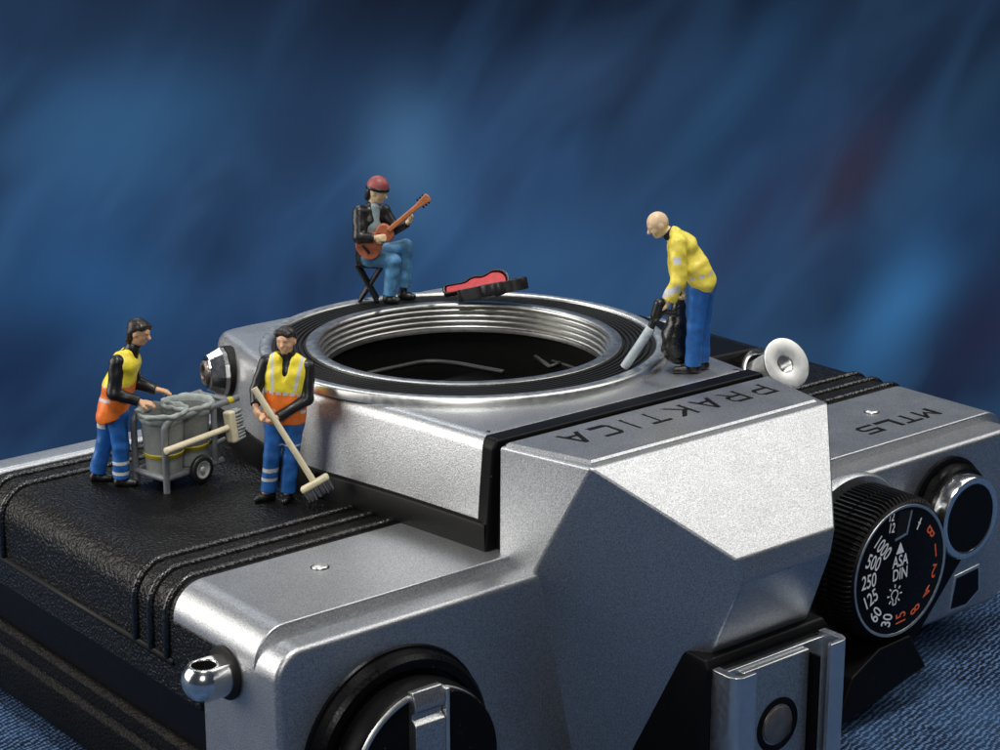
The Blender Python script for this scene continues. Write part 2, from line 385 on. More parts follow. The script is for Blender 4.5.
# top plate : front deck and the lower shelf / top cover
bm = NB(); prism(bm, end_profile(-15.1, -20.2, 4.2, .3), 'y', -37.9, -20.2)
deck = obj('top_plate', bm, SILVER, CAMR, bevel=.5, seg=4)
bm = NB(); prism(bm, zx(arc(XR-4.2, -16.5-4.2, 4.2, 0, 90)+arc(XL+3.6, -16.5-3.6, 3.6, 90, 180)+arc(XL+1, -43.4+1, 1, 180, 270, 5)+arc(XR-7, -43.4+7, 7, 270, 360, 8)), 'y', -42.2, -26.1)
cover = obj('top_cover', bm, SILVER, CAMR, bevel=.8, seg=5)
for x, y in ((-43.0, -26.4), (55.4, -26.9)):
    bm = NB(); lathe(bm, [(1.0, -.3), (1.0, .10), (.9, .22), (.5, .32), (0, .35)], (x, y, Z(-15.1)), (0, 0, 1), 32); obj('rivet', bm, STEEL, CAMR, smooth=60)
    bm = NB(); lathe(bm, [(1.0, .0), (1.14, .05), (1.2, -.05)], (x, y, Z(-15.1)), (0, 0, 1), 32); obj('rivet_shadow_ring', bm, BLACKM, CAMR, smooth=60)  # thin black ring paints in the shadow round the rivet

# apron round the lens mount
half = [(-24.4, -34.6), (-25.2, -28), (-26.4, -19), (-28.0, -9.8), (-29.1, -2.5), (-28.6, 6.5), (-26.9, 15.5), (-25.0, 22.5), (-24.0, 26.8), (-23.0, 29.6), (-20.6, 31.4), (-17.0, 31.9)]
hs = smooth_path([(x, y, 0) for x, y in half], 5)
base = [(p.x, p.y) for p in hs]+[(-p.x, p.y) for p in reversed(hs)]      # clockwise outline starting at near-left
base = base+[(24.4*(1-2*k/14), -34.6) for k in range(1, 14)]
def inset(poly, d):
    n = len(poly); out = []
    for i in range(n):
        p0 = Vector(poly[i-1]); p1 = Vector(poly[i]); p2 = Vector(poly[(i+1) % n])
        n1 = Vector(((p1-p0).y, -(p1-p0).x)).normalized(); n2 = Vector(((p2-p1).y, -(p2-p1).x)).normalized()
        m = (n1+n2); m = m/max(.35, m.length_squared/2) if m.length > 1e-6 else n1
        out.append(tuple(p1+m*d))
    return out
ar = sum(base[i-1][0]*base[i][1]-base[i][0]*base[i-1][1] for i in range(len(base)))
if ar > 0: base.reverse()
loops = [(0, -15.0), (.35, -11.0), (1.1, -2.9), (1.35, -2.1), (1.8, -1.5), (2.4, -1.25), (3.1, -1.2)]
bm = NB(); prev = None; L0 = None
for d, z in loops:
    ring = [bm.verts.new((p[0], p[1], Z(z))) for p in inset(base, d)]
    if prev:
        for i in range(len(ring)): bm.faces.new((prev[i], prev[(i+1) % len(ring)], ring[(i+1) % len(ring)], ring[i]))
    prev = ring
hole = [bm.verts.new((22.3*math.cos(2*math.pi*k/96), 22.3*math.sin(2*math.pi*k/96), Z(-1.2))) for k in range(96)]
# the mount ring overhangs the top face near the sides: join outline and hole by nearest strips
es = [bm.edges.get((prev[i], prev[(i+1) % len(prev)])) for i in range(len(prev))]+[bm.edges.new((hole[k], hole[(k+1) % 96])) for k in range(96)]
bmesh.ops.triangle_fill(bm, edges=es, use_beauty=True, use_dissolve=False)
apron = obj('front_apron', bm, SILVER, CAMR, smooth=40)
# black trim under and beside the apron
bm = NB(); prev = None
ob = inset(base, -.35); ib = inset(base, 1.5)
for P, z in ((ob, -15.3), (ob, -11.9), (inset(base, -.15), -11.55), (inset(base, .6), -11.4)):
    ring = [bm.verts.new((p[0], p[1], Z(z))) for p in P]
    if prev:
        for i in range(len(ring)): bm.faces.new((prev[i], prev[(i+1) % len(ring)], ring[(i+1) % len(ring)], ring[i]))
    prev = ring
obj('lower_trim', bm, BLACKP, CAMR, smooth=50)
# upright trim between apron and prism
bm = NB(); hull(bm, [(s*24.75, -33.2, Z(-15.2)) for s in (1, -1)]+[(s*24.75, -35.3, Z(-15.2)) for s in (1, -1)]+[(s*23.55, -33.2, Z(-2.1)) for s in (1, -1)]+[(s*23.55, -35.3, Z(-2.1)) for s in (1, -1)]+[(s*22.8, -33.2+.6, Z(-1.12)) for s in (1, -1)]+[(s*22.8, -35.3, Z(-1.12)) for s in (1, -1)])
obj('upright_trim', bm, BLACKP, CAMR, bevel=.35, seg=3)
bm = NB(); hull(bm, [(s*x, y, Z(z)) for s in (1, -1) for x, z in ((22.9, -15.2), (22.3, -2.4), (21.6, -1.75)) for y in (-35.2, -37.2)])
obj('dark_gap_filler', bm, BLACKM, CAMR, smooth=None)  # matt black block stands in for the shade in the gap before the prism

# lens mount
bm = NB(); lathe(bm, [(28.5, -1.35), (28.5, -.35), (28.25, -.06), (27.9, 0), (27.0, 0), (26.75, -.12), (26.65, -.5)], (0, 0, TZ), (0, 0, 1), 160)
mount = obj('mount_ring', bm, STEEL, CAMR, smooth=50)
pr = [(26.7, -.32)]
r = 26.45
while r > 22.2:
    pr += [(r, -.30), (r-.34, -.30), (r-.42, -.62), (r-.62, -.62)]; r -= .70
pr += [(21.8, -.34)]
bm = NB(); lathe(bm, pr, (0, 0, TZ), (0, 0, 1), 160); obj('grooved_ring', bm, BLACKM, mount, smooth=30)
pr = [(21.95, -.5), (21.95, -.1), (21.8, 0), (20.5, 0), (20.3, -.10), (20.2, -.40)]
for i in range(4):
    z = -.42-i*.80; pr += [(20.35-.16*i, z-.04), (20.75-.16*i, z-.16), (20.75-.16*i, z-.30), (20.05-.16*i, z-.46), (19.98-.16*i, z-.56), (20.02-.16*i, z-.68)]
pr += [(19.5, -3.6), (19.5, -4.2)]
bm = NB(); lathe(bm, pr, (0, 0, TZ), (0, 0, 1), 160); obj('threaded_ring', bm, STEELD, mount, smooth=45)
# mirror box inside
bm = NB(); lathe(bm, [(19.55, -4.0), (20.3, -4.4), (20.2, -14.6), (0, -14.6)], (0, 0, TZ), (0, 0, 1), 96); mb = obj('mirror_box', bm, MBOX, CAMR, smooth=40)
bm = NB(); hull(bm, [(x, y, Z(z)) for x in (-13, 13) for y, z in ((-15, -13.6), (12, -9.5), (12, -10.1), (-15, -14.2))]); mir = obj('mirror', bm, BLACKP, mb, bevel=.2)
bm = NB(); tube(bm, smooth_path([(-14, 11.9, Z(-6.4)), (-8, 11.6, Z(-6.1)), (-3, 11.4, Z(-6)), (1.6, 11.0, Z(-6)), (4.2, 8.0, Z(-6)), (5.6, 4.0, Z(-6)), (6.9, -.2, Z(-6))]), .42, 8); obj('aperture_lever', bm, DARKM, mb, smooth=180)
bm = NB(); box(bm, 17.2, 17.8, -9.5, 1.5, Z(-7.2), Z(-6.4)); obj('mirror_rail', bm, DARKM, mb, bevel=.15)
bm = NB(); tube(bm, [(15.6, 3.0, Z(-6)), (14.2, -1.9, Z(-6.2)), (15.8, -2.4, Z(-5.8))], .35, 8); obj('spring_hook', bm, DARKM, mb, smooth=180)

# prism housing
P1 = Vector((-20.34, -49.3, -1.55)); P3 = Vector((-7.42, -62.8, -13.1)); P4 = Vector((-8.2, -58.2, -24.8))
P3a = P3+(P1-P3).normalized()*1.8; P3b = P3+(P4-P3).normalized()*2.2
pts = []
for q in (Vector((-23.3, -36.3, -1.55)), Vector((-23.45, -36.3, -17.0)), Vector((-20, -36.3, -42)), P1, Vector((-22.55, -41.7, -16.2)), Vector((-17.7, -40.6, -41.7)), P3a, P3b, P4, Vector((-10.5, -50, -42))):
    pts += [(q.x, q.y, Z(q.z)), (-q.x, q.y, Z(q.z))]
bm = NB(); hull(bm, pts); prismo = obj('prism_housing', bm, SILVER, CAMR, bevel=.32, seg=3, lim=5)
# engraved name plate: square wide letters sunk into the plate
t_ = .23
GL = {'P': ([(0, 0), (t_, 0), (t_, .34), (.82, .34), (1, .5), (1, .84), (.82, 1), (0, 1)], [(t_, .51), (.76, .51), (.83, .58), (.83, .76), (.76, .83), (t_, .83)]),
      'R': ([(0, 0), (t_, 0), (t_, .36), (.5, .36), (.80, 0), (1.02, 0), (.72, .36), (.84, .36), (1, .5), (1, .84), (.82, 1), (0, 1)], [(t_, .52), (.76, .52), (.83, .58), (.83, .76), (.76, .83), (t_, .83)]),
      'A': ([(-.05, 0), (.16, 0), (.29, .22), (.71, .22), (.84, 0), (1.05, 0), (.60, 1), (.40, 1)], [(.37, .38), (.63, .38), (.5, .72)]),
      'K': ([(0, 0), (t_, 0), (t_, .41), (.30, .41), (.78, 0), (1.04, 0), (.46, .5), (1.02, 1), (.77, 1), (.30, .59), (t_, .59), (t_, 1), (0, 1)], None),
      'T': ([(.41, 0), (.59, 0), (.59, .83), (1, .83), (1, 1), (0, 1), (0, .83), (.41, .83)], None),
      'I': ([(.41, 0), (.59, 0), (.59, 1), (.41, 1)], None),
      'C': ([(1, 0), (.2, 0), (0, .2), (0, .8), (.2, 1), (1, 1), (1, .83), (.26, .83), (t_, .74), (t_, .26), (.26, t_), (1, t_)], None),
      'M': ([(0, 0), (t_, 0), (t_, .68), (.5, .28), (.83, .68), (.83, 0), (1, 0), (1, 1), (.84, 1), (.5, .52), (.16, 1), (0, 1)], None),
      'L': ([(0, 0), (1, 0), (1, t_), (t_, t_), (t_, 1), (0, 1)], None),
      '5': ([(0, 0), (.82, 0), (1, .16), (1, .48), (.82, .63), (t_, .63), (t_, .83), (1, .83), (1, 1), (0, 1), (0, .46), (.76, .46), (.83, .40), (.83, .24), (.76, .17), (0, .17)], None)}
def letters(word, x0, y0, wd, ht, step):          # reads towards -x, tops towards -y
    out = []
    for i, ch in enumerate(word):
        o, h_ = GL[ch]; sh = wd*.5 if ch == 'I' else 0; f_ = lambda P: [(x0+sh*.5-a*wd, y0-b*ht) for a, b in P]
        out.append((f_(o), f_(h_) if h_ else None)); x0 -= step-sh
    return out
def loop(bm, P, z): vs = [bm.verts.new((x, y, z)) for x, y in P]; return vs, [bm.edges.new((vs[i], vs[(i+1) % len(vs)])) for i in range(len(vs))]
def wall(bm, A, B):
    for i in range(len(A)): bm.faces.new((A[i], A[(i+1) % len(A)], B[(i+1) % len(B)], B[i]))
bm = NB(); ZT, ZB = Z(-1.18), Z(-1.40)
tr = lambda d: [(-22.6+d, -36.6-d*.6), (22.6-d, -36.6-d*.6), (19.35-d, -48.2+d), (-19.35+d, -48.2+d)]
vo, e0 = loop(bm, tr(.28), ZT); v1, _ = loop(bm, tr(.0), ZT-.25); v2, _ = loop(bm, tr(.0), ZB-.4); wall(bm, vo, v1); wall(bm, v1, v2)
PL = letters('PRAKTICA', 18.75, -38.5, 3.4, 4.1, 4.79); es = list(e0); isl = []
for o, h_ in PL:
    a, e = loop(bm, o, ZT); es += e; b, _ = loop(bm, o, ZB); wall(bm, a, b)
    if h_: a, e = loop(bm, h_, ZT); isl.append(a); b, _ = loop(bm, h_, ZB); wall(bm, a, b)
bmesh.ops.triangle_fill(bm, edges=es, use_beauty=True)
for a in isl: bm.faces.new(a)
npl = obj('name_plate', bm, SILVER, CAMR, smooth=25)
for o, h_ in PL:
    bm = NB(); vs = [bm.verts.new((x, y, Z(-1.26))) for x, y in o]; bm.faces.new(vs); obj('engraved_letter', bm, BLACK_INK, npl, smooth=None)
for o, h_ in letters('MTL5', 62.9, -30.7, 3.5, 3.4, 4.15):
    bm = NB(); prism(bm, o, 'z', Z(-15.1)-.1, Z(-15.1)+.03); obj('model_letter', bm, BLACK_INK, deck, smooth=None)

# black eyepiece block and the accessory shoe
bm = NB(); hull(bm, [(s*x, y, Z(z)) for s in (1, -1) for x, y, z in ((9.9, -46, -24.9), (10.3, -58.9, -25.2), (10.6, -59.6, -26.2), (12.6, -46, -45), (12.6, -59.4, -45))])
blk = obj('eyepiece_block', bm, BLACKP, CAMR, bevel=.3, seg=3)
bm = NB(); box(bm, -8.9, 8.9, -60.35, -59.5, Z(-44.5), Z(-26.9)); shoe = obj('accessory_shoe', bm, RAIL, CAMR, bevel=.15)
for s in (-1, 1):
    bm = NB(); pf = [(s*8.6, -59.55), (s*9.9, -59.55), (s*9.95, -62.4), (s*9.55, -63.3), (s*8.8, -63.75), (s*6.5, -63.75), (s*6.5, -63.05), (s*8.5, -63.05), (s*8.85, -62.6)]
    prism(bm, pf, 'z', Z(-44.5), Z(-26.3)); obj('rail', bm, RAIL, shoe, bevel=.12, seg=2)
bm = NB(); box(bm, -5.9, 5.6, -61.1, -60.3, Z(-44.4), Z(-27.4)); obj('spring_plate', bm, SILVER2, shoe, bevel=.25)
bm = NB(); lathe(bm, [(3.55, -.2), (3.55, .08), (3.3, .16), (2.75, .16), (2.6, -.05), (0, -.05)], (.2, -61.1, Z(-36.0)), (0, -1, 0), 48); obj('contact_insulator', bm, BLACKP, shoe, smooth=40)
bm = NB(); lathe(bm, [(2.45, -.2), (2.45, .2), (2.3, .32), (.5, .34), (0, .2)], (.2, -61.1, Z(-36.0)), (0, -1, 0), 40); obj('hot_contact', bm, PIN, shoe, smooth=40)
bm = NB(); box(bm, 6.0, 6.45, -62.2, -60.4, Z(-44.4), Z(-28.2)); obj('side_spring', bm, BLACKP, shoe, bevel=.1)

# shutter speed dial
DX, DZ, DY = 33.3, -27.0, -52.0
dial = empty('shutter_dial', (DX, 0, Z(DZ))); dial.parent = CAMR
def DL(bm): return bm
bm = NB(); lathe(bm, [(11.2, 41.9), (11.2, 42.9), (10.9, 43.3), (6, 43.3)], (0, 0, 0), (0, -1, 0), 80); obj('dial_collar', bm, SILVER, dial, smooth=40)
NT_ = 84
def tooth(r, k): return r if r < 9.6 else (r if k % 4 in (0, 1) else r-.42)
bm = NB(); lathe(bm, [(8.8, 43.7), (9.9, 43.9), (10.25, 44.3), (10.25, 47.5), (9.95, 47.75)], (0, 0, 0), (0, -1, 0), NT_*4, tooth); obj('knurled_rim', bm, BLACKP, dial, smooth=30)
bm = NB(); lathe(bm, [(9.95, 47.7), (10.25, 47.95), (10.25, 50.7), (9.9, 51.3), (9.55, 51.55), (9.3, 51.9), (9.1, 51.95)], (0, 0, 0), (0, -1, 0), NT_*4, tooth); obj('knurled_rim', bm, BLACKP, dial, smooth=30)
bm = NB(); lathe(bm, [(9.3, 51.8), (9.25, 52.02), (8.95, 52.02), (8.85, 51.9)], (0, 0, 0), (0, -1, 0), 96); obj('face_ring', bm, STEEL, dial, smooth=60)
bm = NB(); lathe(bm, [(9.1, 51.85), (8.8, 51.95), (0, 51.95)], (0, 0, 0), (0, -1, 0), 96); face = obj('dial_face', bm, BLACK, dial, smooth=30)
def dtext(s, x, z, ang, size, mat, xs=.70):
    a = R(ang); b = place(text_mesh(s, size, xs, 1.0, offset=.03), (x, -51.985, z), (math.cos(a), 0, math.sin(a)), (-math.sin(a), 0, math.cos(a)))
    return obj('numeral', b, mat, dial, smooth=None, recalc=False)
for s, rr, an, mt in (('1000', 5.85, 134, 0), ('500', 6.25, 156.5, 0), ('250', 6.4, 180, 0), ('125', 6.45, 204, 0), ('60', 6.9, 228, 0), ('30', 6.95, 251, 0), ('15', 7.0, 275, 1), ('8', 7.3, 299, 1), ('4', 7.3, 323, 1), ('2', 7.2, 347, 1), ('1', 7.2, 371, 1), ('B', 7.2, 397, 1)):
    dtext(s, rr*math.cos(R(an)), rr*math.sin(R(an)), an+180, 2.8, RED_INK if mt else WHITE_INK)
dtext('ASA', -.2, 1.45, 0, 2.35, WHITE_INK, .75); dtext('DIN', -.1, -.45, 0, 2.35, WHITE_INK, .75)
dtext('12', -2.35, 6.6, -8, 1.9, WHITE_INK); dtext('12', -2.5, 8.2, -8, 1.7, WHITE_INK)
def flat_poly(name, poly, mat, y=-51.985, parent=None, h=.03):
    b = NB(); prism(b, poly, 'y', y-h*.0, y+.02); return obj(name, b, mat, parent or dial, smooth=None)
flat_poly('triangle_mark', [(-1.15, 2.6), (.45, 2.6), (-.35, 4.2)], WHITE_INK)
bm = NB()
def stroke(bm, a, b, wd, y):
    a = Vector(a); b = Vector(b); d = (b-a).normalized(); n = Vector((-d.y, d.x))*wd/2
    prism(bm, [tuple(a+n), tuple(b+n), tuple(b-n), tuple(a-n)], 'y', y, y+.02)
for k in range(8):
    a = R(90+k*45)
    if k != 4: stroke(bm, (-1.0+1.05*math.cos(a), -3.2+1.05*math.sin(a)), (-1.0+1.5*math.cos(a), -3.2+1.5*math.sin(a)), .2, -51.985)
for k in range(12):
    a, b = R(-60+k*25), R(-60+(k+1)*25); stroke(bm, (-1.0+.68*math.cos(a), -3.2+.68*math.sin(a)), (-1.0+.68*math.cos(b), -3.2+.68*math.sin(b)), .17, -51.985)
for sx in (-.32, .32): stroke(bm, (-1.0+sx, -3.8), (-1.0+sx, -4.6), .17, -51.985)
stroke(bm, (-1.32, -4.6), (-.68, -4.6), .17, -51.985)
obj('bulb_symbol', bm, WHITE_INK, dial, smooth=None)
bm = NB()
for a, b in (((-3.9, 7.7), (-3.1, 7.0)),): stroke(bm, a, b, .01, -51.985)
bm.free(); bm = NB()
stroke(bm, (-1.55, 4.75), (.75, 5.15), .34, -52.02); stroke(bm, (.75, 5.0), (1.55, 8.3), .34, -52.03)
obj('window_rim', bm, STEEL, dial, smooth=None)
bm = NB(); prism(bm, [(-1.4, 5.0), (.6, 5.3), (1.4, 8.35), (-.9, 8.7)], 'y', -51.97, -51.6); obj('film_speed_window', bm, BLACKM, dial, smooth=None)
bm = NB(); stroke(bm, (2.9, 5.2), (3.7, 6.7), .22, -51.985); stroke(bm, (3.1, 6.2), (3.55, 5.9), .2, -51.99); obj('index_mark', bm, WHITE_INK, dial, smooth=None)

# film advance hub and lever
HX, HZ = 54.2, -25.8
lev = empty('advance_lever', (HX, 0, Z(HZ))); lev.parent = CAMR
bm = NB(); lathe(bm, [(7.9, 42.0), (7.9, 42.7), (7.5, 43.0), (7.1, 43.05), (7.1, 44.3), (6.7, 44.7), (5.8, 44.7)], (0, 0, 0), (0, -1, 0), 72); obj('lever_collar', bm, BLACK, lev, smooth=40)
bm = NB(); lathe(bm, [(6.15, 44.5), (6.15, 46.6), (5.95, 46.95), (5.5, 47.05), (5.1, 47.0), (5.0, 46.9)], (0, 0, 0), (0, -1, 0), 72); obj('chrome_cap', bm, CHROME, lev, smooth=40)
bm = NB(); lathe(bm, [(5.1, 46.8), (4.95, 46.98), (0, 47.02)], (0, 0, 0), (0, -1, 0), 64); obj('cap_inlay', bm, BLACKP, lev, smooth=40)
arm = arc(0, 0, 7.0, -10, 180, 14)+[(-9.5, -7), (-15.5, -15), (-19, -18.8), (-11, -20.6), (-6.5, -18.3), (-3.6, -14.5), (-.6, -8.5)]
arm = arc(0, 0, 6.9, -25, 170, 14)+[(-9, -5), (-15, -13), (-22, -16.5), (-14, -20.4), (-8.8, -18.8), (-4.8, -14.6), (0.6, -9.0), (4.2, -5.5)]
bm = NB(); prism(bm, arm, 'y', -44.4, -42.9); obj('lever_arm', bm, BLACK, lev, bevel=.3)
tip = [(-18.0, -11.3), (-14.2, -17.0), (-32.6, -21.1), (-29.6, -14.4), (-24.2, -11.6)]
bm = NB(); prism(bm, tip, 'y', -52.0, -44.2); obj('lever_tip', bm, BLACKP, lev, bevel=.35)
# frame counter window
wp = [(57.9, -37.3), (62.8, -36.9), (63.2, -40.4), (60.4, -42.0), (57.0, -41.9)]
bm = NB(); prism(bm, zx([(60.4+(x-60.4)*1.16, -39.6+(z+39.6)*1.2) for x, z in wp]), 'y', -42.35, -41.0); cw = obj('frame_counter_bezel', bm, STEEL, CAMR, bevel=.1)
bm = NB(); prism(bm, zx(wp), 'y', -42.42, -41.2); obj('frame_counter_window', bm, BLACK, cw, bevel=.05)

# rewind knob
KX, KZ = -44.0, -33.0
kn = empty('rewind_knob', (KX, 0, Z(KZ))); kn.parent = CAMR
bm = NB(); lathe(bm, [(13.2, 42.1), (13.0, 42.5), (12.7, 42.6), (12.5, 43.9), (12.0, 44.4), (11.0, 44.5), (10.8, 43.6), (10.0, 43.6)], (0, 0, 0), (0, -1, 0), 96); obj('knob_collar', bm, BLACK, kn, smooth=35)
bm = NB(); lathe(bm, [(10.1, 43.4), (10.1, 45.0), (10.35, 45.3), (10.35, 47.5), (10.1, 47.9)], (0, 0, 0), (0, -1, 0), 96); obj('knob_rim', bm, BLACKP, kn, smooth=35)
bm = NB(); lathe(bm, [(10.15, 47.8), (9.9, 48.15), (9.5, 48.2), (9.35, 48.05)], (0, 0, 0), (0, -1, 0), 96); obj('rim_ring', bm, STEEL, kn, smooth=60)
bm = NB(); lathe(bm, [(9.6, 47.9), (9.3, 48.0), (0, 48.0)], (0, 0, 0), (0, -1, 0), 72); obj('knob_face', bm, BLACKP, kn, smooth=30)
cp = [(10.2, -47.6), (10.35, -48.6), (8.9, -49.25), (8.1, -49.2), (7.7, -48.6), (7.0, -48.55), (6.4, -49.3), (5.2, -49.35), (-9, -49.2), (-9, -47.9), (8, -47.9)]
bm = NB(); v0 = [bm.verts.new((-2.15, y, z)) for z, y in cp]; v1 = [bm.verts.new((2.15, y, z)) for z, y in cp]
bm.faces.new(v0); bm.faces.new(v1[::-1])
for i in range(len(cp)): bm.faces.new((v0[i], v1[i], v1[(i+1) % len(cp)], v0[(i+1) % len(cp)]))
obj('crank', bm, SILVER2, kn, bevel=.18, lim=28)
bm = NB(); box(bm, 2.2, 2.75, -49.3, -47.9, -9.5, 9.9); obj('crank_wall', bm, STEEL, kn, bevel=.15)
bm = NB(); prism(bm, arc(0, 0, 9.95, -68, 68, 24)+[(3.2, 9.2), (3.2, -9.2)], 'y', -49.0, -48.0); obj('knob_half', bm, BLACKP, kn, bevel=.3, seg=3, lim=40)

# strap lug
lug = empty('strap_lug', (XL, -31.8, Z(-22.0))); lug.parent = CAMR
bm = NB(); lathe(bm, [(3.2, -.2), (3.2, .35), (2.9, .5), (0, .5)], (0, 0, 0), (-1, 0, 0), 40); obj('lug_washer', bm, BLACKM, lug, smooth=40)

# flash socket on the apron's far side
sa = Vector((-.96, .27, .02)); sc = Vector((-24.5, 23.4, Z(-5.3)))
bm = NB(); lathe(bm, [(3.55, -1.0), (3.55, .05), (3.5, .1), (3.4, .1)], sc, sa, 48); fs = obj('flash_socket', bm, BLACKM, CAMR, smooth=40)
bm = NB(); lathe(bm, [(3.45, .2), (3.45, .8), (2.55, 2.6), (2.4, 2.75), (2.0, 2.75), (1.95, 1.2), (0, 1.2)], sc, sa, 12); obj('socket_nut', bm, CHROME, fs, smooth=14)
bm = NB(); lathe(bm, [(1.75, 1.2), (1.75, 3.0), (1.6, 3.2), (1.2, 3.2), (1.15, 1.8), (.5, 1.8), (.45, 2.9), (0, 3.0)], sc, sa, 32); obj('socket_core', bm, PIN, fs, smooth=35)

# shutter release on the other side
ba = Vector((-.12, -.83, .52)).normalized(); bc_ = Vector((38.3, -25.4, Z(-4.8)))
bm = NB(); hull(bm, [(x, y, Z(z)) for x, z in ((26, -15.4), (45, -15.4), (43.5, -7.5), (40.5, -4.6), (26, -4.2)) for y in (-17.5, 8)]); hb = obj('release_housing', bm, BLACKP, CAMR, bevel=.8)
bm = NB(); lathe(bm, [(2.75, -9), (2.75, -1.3), (3.55, -.6), (3.75, -.35), (3.75, -.02), (3.6, .06), (1.35, -.38), (1.3, -.6)], bc_, ba, 64); rb = obj('shutter_release', bm, DISH, CAMR, smooth=40)
pr = [(1.32, -.55)]
for i in range(6): pr += [(1.34, -.7-i*.4), (1.08, -.9-i*.4)]
pr += [(1.1, -3.3), (0, -3.3)]
bm = NB(); lathe(bm, pr, bc_, ba, 40); obj('cable_thread', bm, STEELD, rb, smooth=30)
bm = NB(); lathe(bm, [(3.3, -6.4), (4.1, -6.2), (4.1, -5.4), (3.9, -5.2), (3.5, -5.3), (3.4, -6.4)], bc_, ba, 48); obj('release_collar', bm, CHROME, rb, smooth=40)

# ================================================================== miniature figures: signed distance sculpting
def arr(p): return np.array(p, dtype=np.float32)
class Sdf:
    def __init__(s): s.p = []
    def add(s, fn, lo, hi, k=.3, sub=False): s.p.append((fn, lo, hi, k, sub)); return s
    def cap(s, a, b, ra, rb=None, k=.3, cut=None, sub=False):
        a, b = arr(a), arr(b); rb = ra if rb is None else rb; ba = b-a; L2 = max(1e-6, float(ba@ba)); m = max(ra, rb)
        def f(P):
            t = np.clip(((P-a)@ba)/L2, 0, 1); d = np.sqrt(((P-a-t[..., None]*ba)**2).sum(-1))-(ra+(rb-ra)*t)
            for pt, n in (cut or []): d = np.maximum(d, (P-arr(pt))@(arr(n)/np.linalg.norm(n)))
            return d
        return s.add(f, np.minimum(a, b)-m, np.maximum(a, b)+m, k, sub)
    def ell(s, c, r, ax=None, k=.3, cut=None, sub=False):
        c = arr(c); r = arr(r); A = np.eye(3, dtype=np.float32) if ax is None else np.array(ax, dtype=np.float32); m = float(r.max())
        def f(P):
            q = (P-c)@A.T; k0 = np.sqrt(((q/r)**2).sum(-1)); k1 = np.sqrt(((q/(r*r))**2).sum(-1))+1e-6; d = k0*(k0-1)/k1
            for pt, n in (cut or []): d = np.maximum(d, (P-arr(pt))@(arr(n)/np.linalg.norm(n)))
            return d
        return s.add(f, c-m, c+m, k, sub)
    def mesh(s, name, mats, h=.11, cuts=(), folds=0.0, ff=1.6, paint=None, parent=None, seed=0, smooth_it=0):
        pos = [p for p in s.p if not p[4]]
        lo = np.min([p[1] for p in pos], 0)-.5; hi = np.max([p[2] for p in pos], 0)+.5
        n = np.ceil((hi-lo)/h).astype(int)+1
        F = np.full(n, 3.0, np.float32)
        ax = [lo[i]+h*np.arange(n[i], dtype=np.float32) for i in range(3)]
        for fn, a, b, k, sub in s.p:
            mg = k+4*h
            i0 = np.clip(np.floor((a-mg-lo)/h).astype(int), 0, n); i1 = np.clip(np.ceil((b+mg-lo)/h).astype(int)+1, 0, n)
            sl = tuple(slice(i0[i], i1[i]) for i in range(3))
            if any(i1[i] <= i0[i] for i in range(3)): continue
            P = np.stack(np.meshgrid(*(ax[i][sl[i]] for i in range(3)), indexing='ij'), -1)
            d = fn(P); cur = F[sl]
            if sub:
                hh = np.clip(.5-.5*(cur+d)/k, 0, 1); F[sl] = cur*(1-hh)-d*hh+k*hh*(1-hh)
            else:
                hh = np.clip(.5+.5*(cur-d)/k, 0, 1); F[sl] = cur*(1-hh)+d*hh-k*hh*(1-hh)
        if cuts or folds:
            P = np.stack(np.meshgrid(*ax, indexing='ij'), -1)
            if folds:
                x, y, z = (P[..., i]*ff for i in range(3)); q = seed*1.7
                wx = x+.9*np.sin(.7*z+q)+.5*np.sin(.9*y+1.3*q); wz = z+.8*np.sin(.6*x+2*q)+.5*np.sin(.8*y-q)
                F += folds*.75*(np.sin(.55*wx+.95*wz+q)*np.sin(.8*y-.45*wz+2*q)+.55*np.sin(1.25*wz-.9*wx+.5*y+q)*np.sin(.35*wz+.6*y))
            for pt, nn in cuts: F = np.maximum(F, (P-arr(pt))@(arr(nn)/np.linalg.norm(nn)))
        # surface nets
        ins = F < 0
        c0 = [slice(0, -1), slice(1, None)]
        cnt = np.zeros(n-1, np.int16); acc = np.zeros(tuple(n-1)+(3,), np.float32)
        cor = [(i, j, k) for i in (0, 1) for j in (0, 1) for k in (0, 1)]
        for A in cor:
            for d in range(3):
                if A[d]: continue
                B = list(A); B[d] = 1
                fa = F[c0[A[0]], c0[A[1]], c0[A[2]]]; fb = F[c0[B[0]], c0[B[1]], c0[B[2]]]
                m = (fa < 0) != (fb < 0)
                t = np.where(m, fa/np.where(m, fa-fb, 1), 0); cnt += m
                for e in range(3): acc[..., e] += np.where(m, A[e]+(t if e == d else 0), 0)
        act = cnt > 0; idx = -np.ones(act.shape, np.int64); idx[act] = np.arange(act.sum())
        cells = np.argwhere(act); V = lo+h*(cells+acc[act]/cnt[act][:, None])
        Q = []
        for d in range(3):
            o = [(1, 2), (2, 0), (0, 1)][d]
            sa = [slice(None)]*3; sb = [slice(None)]*3; sa[d] = slice(0, -1); sb[d] = slice(1, None)
            m = ins[tuple(sa)] != ins[tuple(sb)]; e = np.argwhere(m)
            ok = np.all((e[:, o] > 0) & (e[:, o] < (n-1)[list(o)]), axis=1); e = e[ok]
            up = ins[tuple(sa)][tuple(e.T)]
            def at(da, db):
                c = e.copy(); c[:, o[0]] += da; c[:, o[1]] += db; return idx[tuple(c.T)]
            q = np.stack([at(-1, -1), at(0, -1), at(0, 0), at(-1, 0)], 1)
            q[~up] = q[~up][:, ::-1]; Q.append(q)
        Q = np.concatenate(Q)
        me = bpy.data.meshes.new(name)
        me.vertices.add(len(V)); me.vertices.foreach_set('co', (V*S).astype(np.float32).ravel())
        me.loops.add(len(Q)*4); me.loops.foreach_set('vertex_index', Q.astype(np.int32).ravel())
